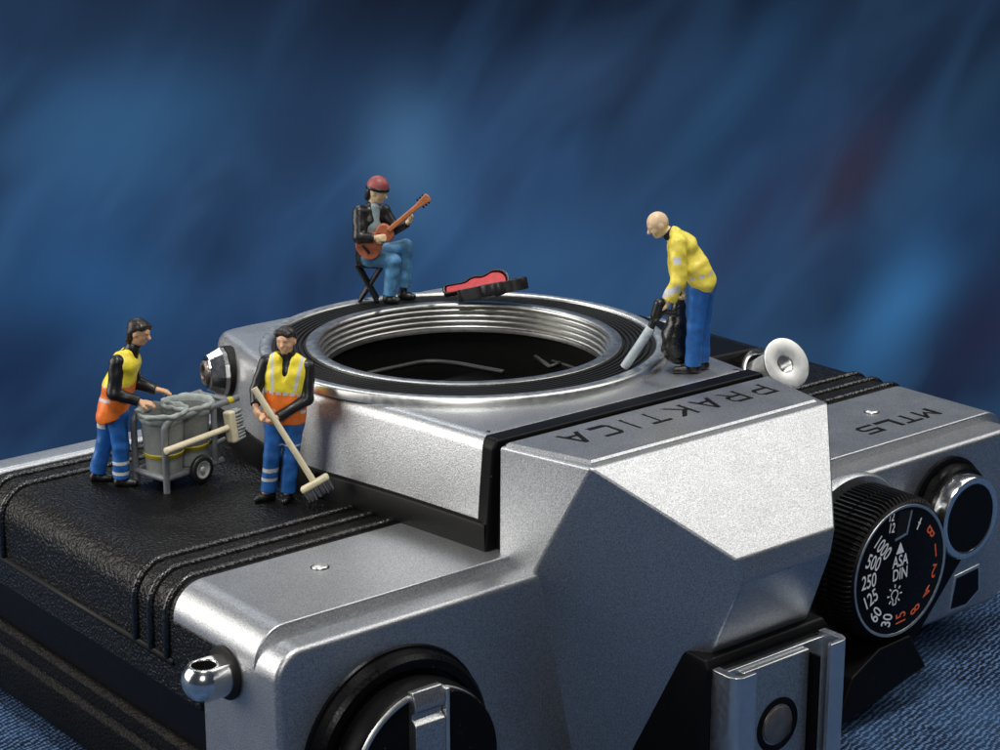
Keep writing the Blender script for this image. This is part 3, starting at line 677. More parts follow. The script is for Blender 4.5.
        me.polygons.add(len(Q)); me.polygons.foreach_set('loop_start', np.arange(0, len(Q)*4, 4, dtype=np.int32))
        me.update(calc_edges=True); me.validate()
        for m_ in (mats if isinstance(mats, (list, tuple)) else [mats]): me.materials.append(m_)
        if paint is not None:
            C = V[Q].mean(1); me.polygons.foreach_set('material_index', np.asarray(paint(C), dtype=np.int32))
        me.shade_smooth()
        return link(name, me, parent)

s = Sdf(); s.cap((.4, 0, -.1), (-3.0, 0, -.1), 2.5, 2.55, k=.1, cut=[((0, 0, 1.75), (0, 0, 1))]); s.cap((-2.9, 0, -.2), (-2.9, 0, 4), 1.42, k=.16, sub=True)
s.mesh('lug_eye', [CHROME, BLACKM], h=.07, parent=lug, paint=lambda C: ((np.hypot(C[:, 0]+2.9, C[:, 1]) < 1.42) & (C[:, 2] < 1.45)).astype(int))  # shade inside the lug's hole is painted on in matt black
def nrm(v): v = np.array(v, float); return v/np.linalg.norm(v)
def hand(s, wr, tip_dir, palm_n, L=2.0, curl=.5, k=.10, thumb=1, spread=.30):
    """palm plus five separate fingers; tip_dir along the hand, palm_n the palm's facing"""
    d = nrm(tip_dir); n = nrm(np.array(palm_n)-np.dot(palm_n, d)*d); sd = np.cross(d, n); wr = np.array(wr, float)
    pc = wr+d*L*.28; s.ell(pc, (L*.30, L*.24, L*.13), [d, sd, n], k=.2)
    kn = wr+d*L*.50
    for i, (o, l) in enumerate(((-1.5, .80), (-.5, 1.0), (.5, .94), (1.5, .72))):
        a = kn+sd*o*spread*L*.36; b = a+(d*math.cos(curl*.6)+n*math.sin(curl*.6))*L*.24*l; c = b+(d*math.cos(curl*1.7)+n*math.sin(curl*1.7))*L*.22*l
        s.cap(a-d*.1*L, b, .105*L, .10*L, k=.05); s.cap(b, c, .10*L, .085*L, k=.05)
    t0 = wr+d*L*.16+sd*thumb*L*.20; t1 = t0+(d*.55+sd*thumb*.45+n*.45)*L*.26; t2 = t1+(d*.8+n*.6-sd*thumb*.1)*L*.22
    s.cap(t0, t1, .12*L, .11*L, k=.08); s.cap(t1, t2, .11*L, .09*L, k=.05)

def head_axes(f, up=(0, 0, 1)):
    f = nrm(f); sd = nrm(np.cross(up, f)); t = np.cross(f, sd); return f, sd, t
def head(s, c, f, hs=1.0, up=(0, 0, 1)):
    f, sd, t = head_axes(f, up); A = [f, sd, t]; c = np.array(c, float); P = lambda a, b, d: c+(f*a+sd*b+t*d)*hs
    s.ell(P(-.10, 0, .22), (1.42*hs, 1.16*hs, 1.42*hs), A, k=.3)
    s.ell(P(.38, 0, -.80), (.80*hs, .76*hs, .86*hs), A, k=.45)
    s.ell(P(.92, 0, -1.28), (.30*hs, .34*hs, .26*hs), A, k=.3)
    s.cap(P(1.22, 0, .18), P(1.56, 0, -.36), .15*hs, .23*hs, k=.22)
    s.cap(P(1.06, -.5, .34), P(1.06, .5, .34), .15*hs, k=.3)
    for b in (-1, 1):
        s.ell(P(.70, b*.58, -.45), (.34*hs, .30*hs, .34*hs), A, k=.4)
        s.ell(P(-.1, b*1.14, -.18), (.32*hs, .14*hs, .46*hs), A, k=.12)
        s.ell(P(1.36, b*.46, .04), (.18*hs, .24*hs, .13*hs), A, k=.22, sub=True)
    s.cap(P(1.10, -.24, -.86), P(1.10, .24, -.86), .15*hs, k=.22); s.cap(P(1.28, -.18, -.86), P(1.28, .18, -.86), .04*hs, k=.12, sub=True)
    return P, A

def body(J, parent, skin, hs=1.0, hands=(), slim=.82, name='body', up=(0, 0, 1)):
    s = Sdf(); head(s, J['head'], J['face'], hs, up)
    s.cap(J['head']-arr(head_axes(J['face'], up)[2])*.9*hs-arr(head_axes(J['face'], up)[0])*.2, J['neck'], .62*hs, .72*hs, k=.35)
    s.cap(J['neck'], J['chest'], .8*slim, 1.5*slim); s.cap(J['chest'], J['waist'], 1.6*slim, 1.35*slim); s.cap(J['waist'], J['pelvis'], 1.35*slim, 1.5*slim)
    s.cap(J['shL'], J['shR'], .75*slim)
    for q in 'LR':
        s.cap(J['sh'+q], J['el'+q], .78*slim, .62*slim); s.cap(J['el'+q], J['wr'+q], .62*slim, .48*slim)
        s.cap(J['hip'+q], J['kn'+q], 1.1*slim, .85*slim); s.cap(J['kn'+q], J['an'+q], .85*slim, .55*slim)
        s.cap(J['pelvis'], J['hip'+q], 1.2*slim, 1.1*slim); s.cap(J['an'+q], arr(J['an'+q])+arr(J['toe'+q])*.5, .45, .4)
    for h_ in hands: hand(s, *h_[0], **h_[1])
    return s.mesh(name, skin, h=.10, parent=parent)
def shoes(J, parent, mat, L=2.3, g=0.0, zs=(0, 0), big=1.0, rs=.55):
    for q, z0 in zip('LR', zs):
        s = Sdf(); a = arr(J['an'+q]); d = nrm([J['toe'+q][0], J['toe'+q][1], 0]); he = np.array([a[0], a[1], z0+rs*.75])-d*.45
        s.cap(he, he+d*L*.55*big, rs*1.0*big, rs*.95*big); s.cap(he+d*L*.5*big, he+d*L*big, rs*.98*big, rs*.78*big); s.cap(he+np.array([0, 0, .1]), a+arr([0, 0, .25]), rs*1.0*big, rs*.95*big)
        s.mesh('shoe', mat, h=.10, cuts=[((0, 0, z0), (0, 0, -1))], parent=parent)
def trousers(J, parent, mats, rt=1.32, rk=1.05, rc=1.05, paint=None, hem=(-.05, -.05), seed=1, waist_up=.0, folds=.05):
    s = Sdf(); p = arr(J['pelvis'])
    for q, hm in zip('LR', hem):
        a = arr(J['an'+q]); k_ = arr(J['kn'+q]); n = nrm(a-k_); e = a+n*.6
        s.cap(J['hip'+q], k_, rt, rk, k=.35); s.cap(k_, e, rk, rc, k=.3, cut=[(a+n*hm, n)])
        s.cap(p, J['hip'+q], rt*1.05, rt, k=.5)
    return s.mesh('trousers', mats, h=.11, folds=folds, ff=1.9, paint=paint, parent=parent, seed=seed)
def sleeves(s, J, r=(.95, .80, .62), back=.15, k=.3):
    for q in 'LR':
        e = arr(J['el'+q]); w_ = arr(J['wr'+q]); n = nrm(w_-e)
        s.cap(J['sh'+q], e, r[0], r[1], k=k); s.cap(e, w_+n*.3, r[1], r[2], k=k, cut=[(w_-n*back, n)])
    return s
def fig(name, wx, wy, z): return empty(name, (wx, wy, z), -YAW)   # local x to the right of the view, local y away from it

# ---------------- sweeper leaning by the apron
zl = Z(-15.25)
f2 = fig('person', -33.6, -2.4, zl)
tag(f2, 'miniature man in yellow and orange vest sweeping with a long broom beside the lens apron', 'person')
J = dict(head=arr((2.15, -.1, 21.6)), face=(-.30, -1, -.10), neck=arr((2.2, .1, 19.6)), chest=arr((2.2, .0, 17.2)), waist=arr((1.85, .0, 13.8)), pelvis=arr((1.6, .1, 11.0)),
         shL=arr((-.45, .1, 18.6)), elL=arr((-1.85, -.6, 15.2)), wrL=arr((-1.75, -2.5, 13.5)), shR=arr((4.85, -.1, 18.0)), elR=arr((4.75, -1.2, 14.0)), wrR=arr((1.0, -3.1, 12.1)),
         hipL=arr((.35, .1, 10.4)), knL=arr((-.15, -.2, 6.0)), anL=arr((-.75, -.1, 1.1)), toeL=(-.85, -.75, 0), hipR=arr((2.85, .1, 10.4)), knR=arr((2.3, -.25, 5.9)), anR=arr((1.75, -.2, 1.1)), toeR=(-.1, -1, 0))
body(J, f2, SKIN, 1.02, [(((-1.75, -2.55, 13.45), (.35, -.55, -.85), (.8, .6, .1)), dict(L=2.6, curl=1.1, thumb=-1)), (((.75, -3.15, 12.05), (-1, -.25, -.15), (.1, -.2, .9)), dict(L=2.6, curl=1.3, thumb=1))])
s = Sdf(); P, A = head(s, J['head'], J['face'], 1.02); s = Sdf()
s.ell(P(-.22, 0, .42), (1.48, 1.30, 1.40), A, cut=[(P(0, 0, .35), -arr(A[2])*1+arr(A[0])*.62)]); s.cap(P(.55, -.75, 1.0), P(.75, .6, 1.0), .55, .5, k=.3)
s.mesh('hair', HAIR, h=.10, folds=.05, ff=3, parent=f2)
trousers(J, f2, [BLUE, TAPE], paint=lambda C: ((C[:, 0] < .9) & ((abs(C[:, 2]-2.95) < .24) | (abs(C[:, 2]-4.25) < .24)) | (C[:, 0] > .9) & (abs(C[:, 2]-7.7) < .13)).astype(int), seed=2)
shoes(J, f2, BLKC)
s = Sdf(); sleeves(s, J); s.cap(J['neck'], J['chest'], .95, 1.35); s.cap(J['chest'], J['waist'], 1.4, 1.35); s.cap(J['shL']+arr((.6, 0, 0)), J['shR']-arr((.6, 0, 0)), 1.0)
s.mesh('sweater', BLKC, folds=.05, ff=2, parent=f2, seed=3)
def vest_paint(zc, slope, J, tape):
    def p(C):
        m = np.where(C[:, 2] > zc+slope*C[:, 0], 0, 1); return np.where(tape(C), 2, m)
    return p
s = Sdf(); s.cap((.95, 0, 17.0), (3.3, 0, 16.8), 1.78, k=.5); s.cap((.9, 0, 15.7), (3.1, 0, 15.5), 1.74, k=.6); s.cap((.9, .0, 14.2), (2.85, 0, 14.0), 1.74, k=.8); s.cap((.8, 0, 12.9), (2.75, 0, 12.7), 1.76, k=.8); s.cap((.75, 0, 11.6), (2.65, 0, 11.4), 1.8, k=.8)
s.cap((.35, .0, 18.4), (1.1, 0, 18.9), 1.15, 1.1, k=.5); s.cap((3.9, .0, 18.1), (3.2, 0, 18.7), 1.15, 1.1, k=.5)
s.cap((2.2, -1.75, 19.7), (1.75, -1.85, 16.4), 1.3, .10, k=.08, sub=True); s.ell((2.2, .0, 20.4), (1.25, 1.3, 1.5), k=.15, sub=True)
s.mesh('hi_vis_vest', [YEL, ORA, TAPE], folds=.08, ff=1.7, cuts=[((0, 0, 10.55), (0, 0, -1))], parent=f2, seed=4,
       paint=vest_paint(15.15, -.10, J, lambda C: (abs(C[:, 2]-15.05+.10*C[:, 0]) < .20) & (C[:, 1] < 0) & (np.sin(C[:, 0]*7) > -.6) | (abs(C[:, 2]-12.7+.1*C[:, 0]) < .22) & (np.sin(C[:, 0]*3+1) > .1) | ((abs(C[:, 0]-.35) < .20) | (abs(C[:, 0]-3.9+.25*(18-C[:, 2])) < .22)) & (C[:, 2] > 15.2) & (C[:, 1] < .3)))
# his broom
bx_ = fig('broom', -33.6, -2.4, zl); tag(bx_, 'cream push broom with dark bristles held by the sweeping man', 'broom')
a = arr((-1.75, -3.3, 16.1)); b = arr((5.55, -4.3, 3.95)); bm = NB(); tube(bm, [a, (a+b)/2+arr((.05, 0, 0)), b], [.42, .40, .42], 14); obj('handle', bm, WOOD, bx_, smooth=60)
hx = nrm((.86, .10, .48)); hdn = nrm(b-a); hn = nrm(np.cross(hx, hdn)); hdn = np.cross(hn, hx); cc = b+hdn*.35
def obox(bm, c, A, r):
    c = Vector(c); A = [Vector(x) for x in A]; vs = []
    for i in (-1, 1):
        for j in (-1, 1):
            for k in (-1, 1): vs.append(bm.verts.new(c+A[0]*r[0]*i+A[1]*r[1]*j+A[2]*r[2]*k))
    for q in ((0, 1, 3, 2), (4, 6, 7, 5), (0, 4, 5, 1), (2, 3, 7, 6), (0, 2, 6, 4), (1, 5, 7, 3)): bm.faces.new([vs[t] for t in q])
    return bm
bm = NB(); obox(bm, cc, (hx, hn, hdn), (2.0, .72, .45)); obj('broom_head', bm, WOOD, bx_, bevel=.32)
def bristles(parent, c, A, r, mat, nx, ny, seed):
    rnd = random.Random(seed); bm = NB()
    for i in range(nx):
        for j in range(ny):
            o = arr(c)+arr(A[0])*r[0]*(-1+2*(i+.5)/nx)+arr(A[1])*r[1]*(-1+2*(j+.5)/ny)
            e = o+arr(A[2])*r[2]*(.9+.2*rnd.random())+arr(A[0])*rnd.uniform(-.12, .12)+arr(A[1])*rnd.uniform(-.1, .1)
            tube(bm, [o-arr(A[2])*.1, (o+e)/2, e], [r[0]/nx*1.15, r[0]/nx*1.2, r[0]/nx*.8], 6)
    return obj('bristles', bm, mat, parent, smooth=60)
bristles(bx_, cc+hdn*.4, (hx, hn, hdn), (1.85, .62, 1.35), BRISTD, 11, 4, 3)

# ---------------- man with the cart
f1 = fig('person', -46.2, 16.2, zl)
tag(f1, 'miniature figure in yellow and orange vest reaching into the grey bin cart', 'person')
J = dict(head=arr((3.85, 0, 20.9)), face=(1, -.25, -.34), neck=arr((2.9, .1, 18.7)), chest=arr((1.75, 0, 16.3)), waist=arr((.75, 0, 13.2)), pelvis=arr((-.2, 0, 10.8)),
         shR=arr((1.15, -2.0, 17.3)), elR=arr((.6, -2.7, 13.3)), wrR=arr((3.9, -2.5, 12.1)), shL=arr((1.9, 2.1, 17.3)), elL=arr((2.6, 2.7, 13.2)), wrL=arr((5.5, 1.9, 12.4)),
         hipR=arr((.55, -.95, 10.2)), knR=arr((.75, -1.0, 5.6)), anR=arr((.65, -.9, 1.1)), toeR=(1, -.1, 0), hipL=arr((-.9, .95, 10.2)), knL=arr((-1.6, 1.0, 5.7)), anL=arr((-2.95, 1.1, 1.2)), toeL=(1, -.1, 0))
body(J, f1, SKIN, 1.0, [(((3.75, -2.5, 12.1), (1, .15, -.20), (0, .2, -1)), dict(L=2.3, curl=.35, thumb=-1)), (((5.2, 1.9, 12.5), (1, -.1, -.15), (0, -.1, -1)), dict(L=2.3, curl=.3, thumb=1))])
s = Sdf(); P, A = head(s, J['head'], J['face'], 1.0); s = Sdf()
s.ell(P(-.26, 0, .40), (1.52, 1.32, 1.42), A, cut=[(P(.05, 0, .45), -arr(A[2])+arr(A[0])*.85)]); s.cap(P(.4, -.7, .95), P(.85, .4, .95), .55, .5)
s.cap(P(-.75, -.55, -.1), P(-.9, -.5, -1.35), .62, .5, k=.4); s.cap(P(-.75, .55, -.1), P(-.9, .5, -1.35), .62, .5, k=.4)
s.mesh('hair', HAIR, h=.10, folds=.05, ff=3, parent=f1)
trousers(J, f1, [BLUE, TAPE], rt=1.42, rk=1.12, rc=1.12, seed=5, folds=.07, paint=lambda C: ((C[:, 0] > -.55) & (C[:, 1] < .6) & ((abs(C[:, 2]-1.95) < .22) | (abs(C[:, 2]-3.35) < .22)) | (C[:, 0] < -1.25) & (C[:, 2] > 7.6) & (C[:, 2] < 8.5)).astype(int))
shoes(J, f1, BLKC)
s = Sdf(); sleeves(s, J, (1.08, .92, .66)); s.cap(J['neck'], J['chest'], 1.0, 1.35); s.cap(J['chest'], J['waist'], 1.35, 1.3); s.cap(J['shL'], J['shR'], .95)
s.mesh('sweater', BLKC, folds=.06, ff=2, parent=f1, seed=6)
s = Sdf(); s.cap((1.75, -1.0, 16.6), (2.0, 1.0, 16.6), 1.75, k=.5); s.cap((1.25, -.9, 15.1), (1.4, .9, 15.1), 1.78, k=.6); s.cap((.75, -.85, 13.6), (.9, .85, 13.6), 1.85, k=.8); s.cap((.65, -.8, 13.2), (-.25, -.85, 9.8), 1.85, 2.05, k=.6); s.cap((.65, .8, 13.2), (-.25, .85, 9.8), 1.85, 2.05, k=.6)
s.cap((1.4, -1.2, 17.6), (2.3, -.8, 18.0), .95, .8, k=.4); s.cap((1.9, 1.2, 17.6), (2.4, .8, 18.0), .95, .8, k=.4)
s.ell((3.2, 0, 19.4), (1.2, 1.05, 1.5), k=.15, sub=True)
s.mesh('hi_vis_vest', [YEL, ORA, TAPE], folds=.08, ff=1.7, cuts=[((0, 0, 9.35), (.38, 0, -1))], parent=f1, seed=7,
       paint=vest_paint(14.05, .0, J, lambda C: (abs(C[:, 2]-12.15) < .2) & (C[:, 0] < 0) | (abs(C[:, 2]-14.0) < .14) & (np.sin(C[:, 0]*6) > .2)))

# ---------------- cart, bins, second broom
ang = R(12); exw = Vector((math.cos(ang), math.sin(ang), 0)); eyw = Vector((-exw.y, exw.x, 0))
cart = empty('bin_cart', (-43.2, 8.6, zl), ang); tag(cart, 'small grey tubular street cleaning cart on wheels carrying two bins', 'cart')
def rail(name, pts, r=.42, sm=True):
    bm = NB(); tube(bm, smooth_path(pts, 5) if sm else pts, r, 12); return obj(name, bm, FRAME, cart, smooth=60)
rail('side_rail', [(0, 0, 0), (0, 0, 4), (0, 0, 8.2), (.35, 0, 9.2), (1.3, 0, 9.6), (7, 0, 9.75), (13.4, 0, 9.9)], .45)
rail('side_rail', [(0, 5.9, 0), (0, 5.9, 4), (0, 5.9, 8.2), (.35, 5.9, 9.2), (1.3, 5.9, 9.6), (7, 5.9, 9.75), (12.2, 5.9, 9.85)], .45)
rail('push_bar', [(11.8, 0, 9.85), (11.8, 3, 9.85), (11.8, 5.9, 9.85)], .36)
bm = NB(); lathe(bm, [(.5, -.45), (.5, .45)], (11.8, 0.0, 9.86), (1, 0, .02), 16); obj('rail_band', bm, BANDY, cart)
for y in (0, 5.9): rail('post', [(8.9, y, 1.6), (8.9, y, 9.6)], .42, False); rail('base_rail', [(-.1, y, 1.9), (10.2, y, 1.9)], .45, False)
rail('cross_bar', [(0, -.1, 1.9), (0, 6.0, 1.9)], .45, False); rail('cross_bar', [(8.9, -.1, 1.9), (8.9, 6.0, 1.9)], .42, False)
bm = NB(); box(bm, 0, 9.6, .1, 5.8, 1.45, 1.9); obj('tray', bm, FRAME, cart, bevel=.12)
rail('bracket', [(8.9, -.2, 4.6), (10.6, -.2, 4.8)], .34, False)
for y, sg in ((-.75, -1), (6.65, 1)):
    wh = empty('wheel', (5.6, y, 1.95)); wh.parent = cart
    bm = NB(); lathe(bm, [(1.25, -.42), (1.75, -.42), (1.95, -.2), (1.95, .2), (1.75, .42), (1.25, .42)], (0, 0, 0), (0, sg, 0), 40, closed=True); obj('tyre', bm, TYRE, wh, smooth=50)
    bm = NB(); lathe(bm, [(1.35, .1), (1.3, .36), (1.1, .40), (.85, .2), (.45, .2), (.32, .42), (0, .45)], (0, 0, 0), (0, sg, 0), 40); obj('hub', bm, HUBM, wh, smooth=50)
    bm = NB(); tube(bm, [(0, -sg*1.0, 0), (0, sg*.1, 0)], .35, 10); obj('axle', bm, FRAME, wh)
def make_bin(x, label, seed, rot):
    b = empty('dustbin', Vector((-43.2, 8.6, zl))+exw*x+eyw*2.85+Vector((0, 0, 1.95)), ang+rot); tag(b, label, 'bin', 'bins standing in the cart'); b.scale = (1.10, 1.10, .95)
    bm = NB(); lathe(bm, [(0, .0), (2.05, .0), (2.2, .15), (2.30, 2.35), (2.30, 2.35), (2.34, 3.05), (2.66, 8.0), (2.66, 8.25), (2.45, 8.25), (2.2, 3), (0, 2.6)], (0, 0, 0), (0, 0, 1), 48); obj('bin_body', bm, BIN, b, smooth=40)
    bm = NB(); lathe(bm, [(2.33, 2.35), (2.40, 2.40), (2.45, 2.95), (2.38, 3.02)], (0, 0, 0), (0, 0, 1), 48); obj('band', bm, BANDY, b, smooth=50)
    rnd = random.Random(seed); ph = [rnd.uniform(0, 6.28) for _ in range(6)]
    def wob(a, q): return 1+.02*math.sin(3*a+ph[0]+q*.4)+.018*math.sin(7*a+ph[1]+q*.6)+.02*math.sin(13*a+ph[2])
    pf = [(2.35, 6.2), (2.62, 7.3), (2.80, 7.45), (2.98, 7.75), (3.02, 8.05), (2.95, 8.3), (3.15, 8.42), (3.28, 8.7), (3.2, 9.0), (2.98, 9.1), (2.72, 8.95), (2.60, 8.5), (2.52, 7.6), (2.40, 6.2), (2.2, 4.6), (0, 4.2)]
    bm = NB(); seg = 72; rings = []
    for i, (r_, z_) in enumerate(pf):
        if r_ == 0: rings.append([bm.verts.new((0, 0, z_))]); continue
        rings.append([bm.verts.new((r_*wob(2*math.pi*k/seg, i*.5)*math.cos(2*math.pi*k/seg), r_*wob(2*math.pi*k/seg, i*.5)*math.sin(2*math.pi*k/seg), z_+.07*math.sin(5*2*math.pi*k/seg+ph[3])+.07*math.sin(11*2*math.pi*k/seg+ph[4]+i))) for k in range(seg)])
    rings = rings[1:]
    for A_, B_ in zip(rings, rings[1:]):
        for k in range(seg):
            j = (k+1) % seg
            if len(B_) == 1: bm.faces.new((A_[k], A_[j], B_[0]))
            else: bm.faces.new((A_[k], A_[j], B_[j], B_[k]))
    obj('bin_liner', bm, BAGG, b, smooth=60)
make_bin(2.3, 'grey bin with folded liner under the hands of the cart figure', 11, 0.4)
make_bin(6.9, 'grey bin behind the cart wheel, farther from the figure at the cart', 23, 1.9)
br = empty('broom', (-43.2, 8.6, zl), ang); tag(br, 'cream broom with pale grey bristles hung along the side of the bin cart', 'broom')
a = arr((-.8, -1.05, 6.2)); b = arr((10.3, -1.3, 6.7)); bm = NB(); tube(bm, [a-.12*nrm(b-a), a, (a+b)/2, b], [.25, .48, .46, .42], 14); obj('handle', bm, WOOD, br, smooth=60)
hd = nrm(b-a); hx = nrm((.05, .12, 1)); hx = nrm(hx-np.dot(hx, hd)*hd); hn = np.cross(hx, hd); cc = b+hd*.45
bm = NB(); obox(bm, cc, (hx, hn, hd), (2.2, .8, .6)); obj('broom_head', bm, WOOD, br, bevel=.35)
bristles(br, cc+hd*.5, (hx, hn, hd), (2.1, .65, 1.35), BRIST, 9, 4, 8)

# ---------------- guitarist on the mount ring
def wp(u, v, o): p = Vector((o[0], o[1], 0))+RH*u+VH*v; return (p.x, p.y)
O3 = (4.75, 25.0); z3 = Z(-.15)
f3 = fig('person', O3[0], O3[1], z3); tag(f3, 'miniature guitarist in black jacket and pink hat seated on a folding stool', 'person')
J = dict(head=arr((-.85, 0, 16.6)), face=(.93, -.36, -.32), neck=arr((-1.6, .2, 14.7)), chest=arr((-2.05, .2, 12.5)), waist=arr((-2.35, .2, 9.2)), pelvis=arr((-2.6, .2, 6.9)),
         shR=arr((-3.5, -.9, 13.6)), elR=arr((-3.5, -2.6, 10.3)), wrR=arr((-1.0, -3.3, 10.35)), shL=arr((-.1, 1.0, 13.5)), elL=arr((1.5, .6, 10.9)), wrL=arr((3.6, -.7, 12.1)),
         hipR=arr((-2.2, -.5, 6.7)), knR=arr((1.45, -1.0, 6.3)), anR=arr((.75, -.9, 1.3)), toeR=(.9, -.5, 0), hipL=arr((-1.2, 1.0, 7.0)), knL=arr((3.1, 1.3, 8.0)), anL=arr((2.9, 1.2, 2.1)), toeL=(.95, -.4, 0))
body(J, f3, SKIN2, 1.0, [(((-1.15, -3.3, 10.35), (1, .05, -.02), (.1, .9, -.3)), dict(L=2.2, curl=1.0, thumb=-1)), (((3.6, -.8, 12.2), (.62, -.25, .8), (-.6, -.5, .4)), dict(L=2.0, curl=1.2, thumb=1))])
s = Sdf(); P, A = head(s, J['head'], J['face'], 1.0); s = Sdf()
s.ell(P(-.12, 0, .55), (1.72, 1.46, 1.85), A, cut=[(P(0, 0, .62), -arr(A[2])+arr(A[0])*.12)]); s.mesh('woolly_hat', PINKH, h=.09, folds=.03, ff=3, parent=f3)
s = Sdf(); s.ell(P(-.12, 0, .42), (1.80, 1.55, 1.7), A, cut=[(P(0, 0, .28), -arr(A[2])+arr(A[0])*.12), (P(0, 0, .80), arr(A[2])-arr(A[0])*.12)]); s.mesh('hat_band', BLKC, h=.09, parent=f3)
s = Sdf(); s.cap(P(-.95, -.5, -.2), P(-1.1, -.4, -1.3), .6, .5); s.cap(P(-.95, .5, -.2), P(-1.1, .4, -1.3), .6, .5); s.mesh('hair', HAIR, h=.10, folds=.05, parent=f3)
trousers(J, f3, DENIMB, rt=1.28, rk=1.12, rc=1.0, hem=(.2, .2), seed=8, folds=.06)
shoes(J, f3, BLKC, L=1.8, zs=(0.0, 0.0), rs=.62)
s = Sdf(); sleeves(s, J, (1.05, .92, .68)); s.cap(J['neck']+arr((0, 0, -.4)), J['chest'], 1.05, 1.75); s.cap(J['chest'], J['waist'], 1.75, 1.65, k=.5); s.cap(J['waist'], J['pelvis']+arr((-.1, 0, -.3)), 1.65, 1.6, k=.5); s.cap(J['shL'], J['shR'], 1.0)
s.cap((-.3, -2.2, 15.0), (-1.0, -2.6, 10.0), 1.1, 1.0, k=.12, sub=True); s.ell((-1.0, -.6, 15.2), (.9, .9, 1.1), k=.1, sub=True)
s.mesh('jacket', BLKC, folds=.07, ff=1.8, parent=f3, seed=9)
s = Sdf(); s.cap((-1.3, -.35, 14.3), (-1.6, -.5, 11.5), .75, 1.2); s.cap((-1.6, -.5, 11.5), (-1.8, -.4, 9.5), 1.2, 1.2); s.mesh('shirt', SHIRT, folds=.04, ff=2, parent=f3)
# guitar
gt = fig('guitar', O3[0], O3[1], z3); tag(gt, 'reddish brown acoustic guitar across the lap of the seated musician', 'guitar')
ga = nrm((.76, .06, .63)); gn = nrm(np.array((.12, -1, .12))-np.dot((.12, -1, .12), ga)*ga); gs = np.cross(ga, gn); go = arr((-2.0, -2.15, 8.95))
def gout(sc=1.0):
    pr = [(-2.05, 0), (-1.9, 1.05), (-1.2, 1.9), (-.1, 2.12), (.9, 1.75), (1.55, 1.25), (2.1, 1.18), (2.8, 1.5), (3.5, 1.52), (4.1, 1.1), (4.35, .4)]
    p = [(a, b) for a, b in pr]+[(a, -b) for a, b in reversed(pr[1:])]
    q = smooth_path([(a*sc, b*sc, 0) for a, b in p+[p[0]]], 4)[:-1]; return [(v.x, v.y) for v in q]
def gput(bm):
    for v in bm.verts: v.co = Vector(go+ga*v.co.x+gs*v.co.y+gn*v.co.z)
    return bm
bm = NB(); prism(bm, gout(.94), 'z', -.55, .55); obj('guitar_body', gput(bm), GUIT, gt, bevel=.25)
bm = NB(); lathe(bm, [(.72, .5), (.72, .60), (.6, .6), (.55, .5), (0, .5)], (1.9, 0, 0), (0, 0, 1), 32); obj('sound_hole', gput(bm), BLKC, gt)
bm = NB(); box(bm, 3.6, 9.3, -.36, .36, .25, .8); obj('neck', gput(bm), NECKB, gt, bevel=.15)
bm = NB(); prism(bm, [(9.2, -.4), (9.2, .4), (11.3, .68), (11.5, 0), (11.3, -.68)], 'z', .2, .72); obj('headstock', gput(bm), NECKB, gt, bevel=.15)
bm = NB(); box(bm, -.9, -.5, -.8, .8, .5, .75); obj('bridge', gput(bm), BLKC, gt, bevel=.08)
for sd_ in (-1, 1):
    for k in range(3):
        bm = NB(); tube(bm, [(9.8+k*.5, sd_*.4, .45), (9.8+k*.5, sd_*.85, .45)], .13, 8); obj('tuning_peg', gput(bm), BLKC, gt)
# stool
so = fig('folding_stool', O3[0], O3[1], z3); tag(so, 'black folding stool with crossed legs under the guitarist', 'stool')
bm = NB(); hull(bm, [(x, y, z) for x, z in ((-4.4, 5.35), (-4.2, 5.9), (-.3, 5.05), (-.1, 5.5)) for y in (-.9, 1.3)]); obj('seat', bm, BLKC, so, bevel=.15)
for y in (-.75, 1.15):
    for a, b in (((-4.0, y, 5.5), (-1.15, y, .12)), ((-.45, y+.1, 5.2), (-3.75, y+.1, .12))):
        bm = NB(); tube(bm, [a, b], .34, 8); obj('leg', bm, BLKC, so, smooth=60)
for x in (-1.15, -3.75):
    bm = NB(); tube(bm, [(x, -.8, .22), (x, 1.25, .22)], .22, 8); obj('foot_bar', bm, BLKC, so, smooth=60)

# ---------------- open guitar case
O4 = (15.4, 14.6)
gc = fig('guitar_case', O4[0], O4[1], Z(.02)); tag(gc, 'open black guitar case with red lining lying on the mount ring', 'guitar case')
def cshape(sc, rad):
    pr = [(-6.1, 0), (-5.9, .75), (-4.6, .85), (-2.2, .9), (-1.2, 1.5), (.0, 1.75), (1.0, 1.55), (2.0, 1.75), (3.3, 2.35), (4.8, 2.1), (5.7, 1.2), (5.95, 0)]
    p = [(a, b) for a, b in pr]+[(a, -b) for a, b in reversed(pr[1:-1])]
    q = smooth_path([(a*sc, b*sc*rad, 0) for a, b in p+[p[0]]], 4)[:-1]; return [(v.x, v.y) for v in q]
def cput(bm, c, X, N):
    X = nrm(X); N = nrm(np.array(N)-np.dot(N, X)*X); Y = np.cross(N, X); c = np.array(c, float)
    for v in bm.verts: v.co = Vector(c+X*v.co.x+Y*v.co.y+N*v.co.z)
    return bm
def half_case(c, X, N, tag_, sc=1.0, lining=True, depth=1.3):
    o = cshape(sc, 1); i_ = cshape(sc*.93, .9)
    bm = NB(); n = len(o)
    rg = [[bm.verts.new((p[0], p[1], z)) for p in P] for P, z in ((o, 0), (o, depth), (i_, depth), (i_, .45))]
    for A_, B_ in zip(rg, rg[1:]):
        for k in range(n): bm.faces.new((A_[k], A_[(k+1) % n], B_[(k+1) % n], B_[k]))
    bm.faces.new(rg[0]); bm.faces.new(rg[3])
    obj(tag_, cput(bm, c, X, N), BLKC, gc, bevel=.14, seg=2)
    if lining:
        bm = NB(); prism(bm, cshape(sc*.90, .88), 'z', .5, depth-.15); obj('lining', cput(bm, c, X, N), RED, gc, bevel=.2)
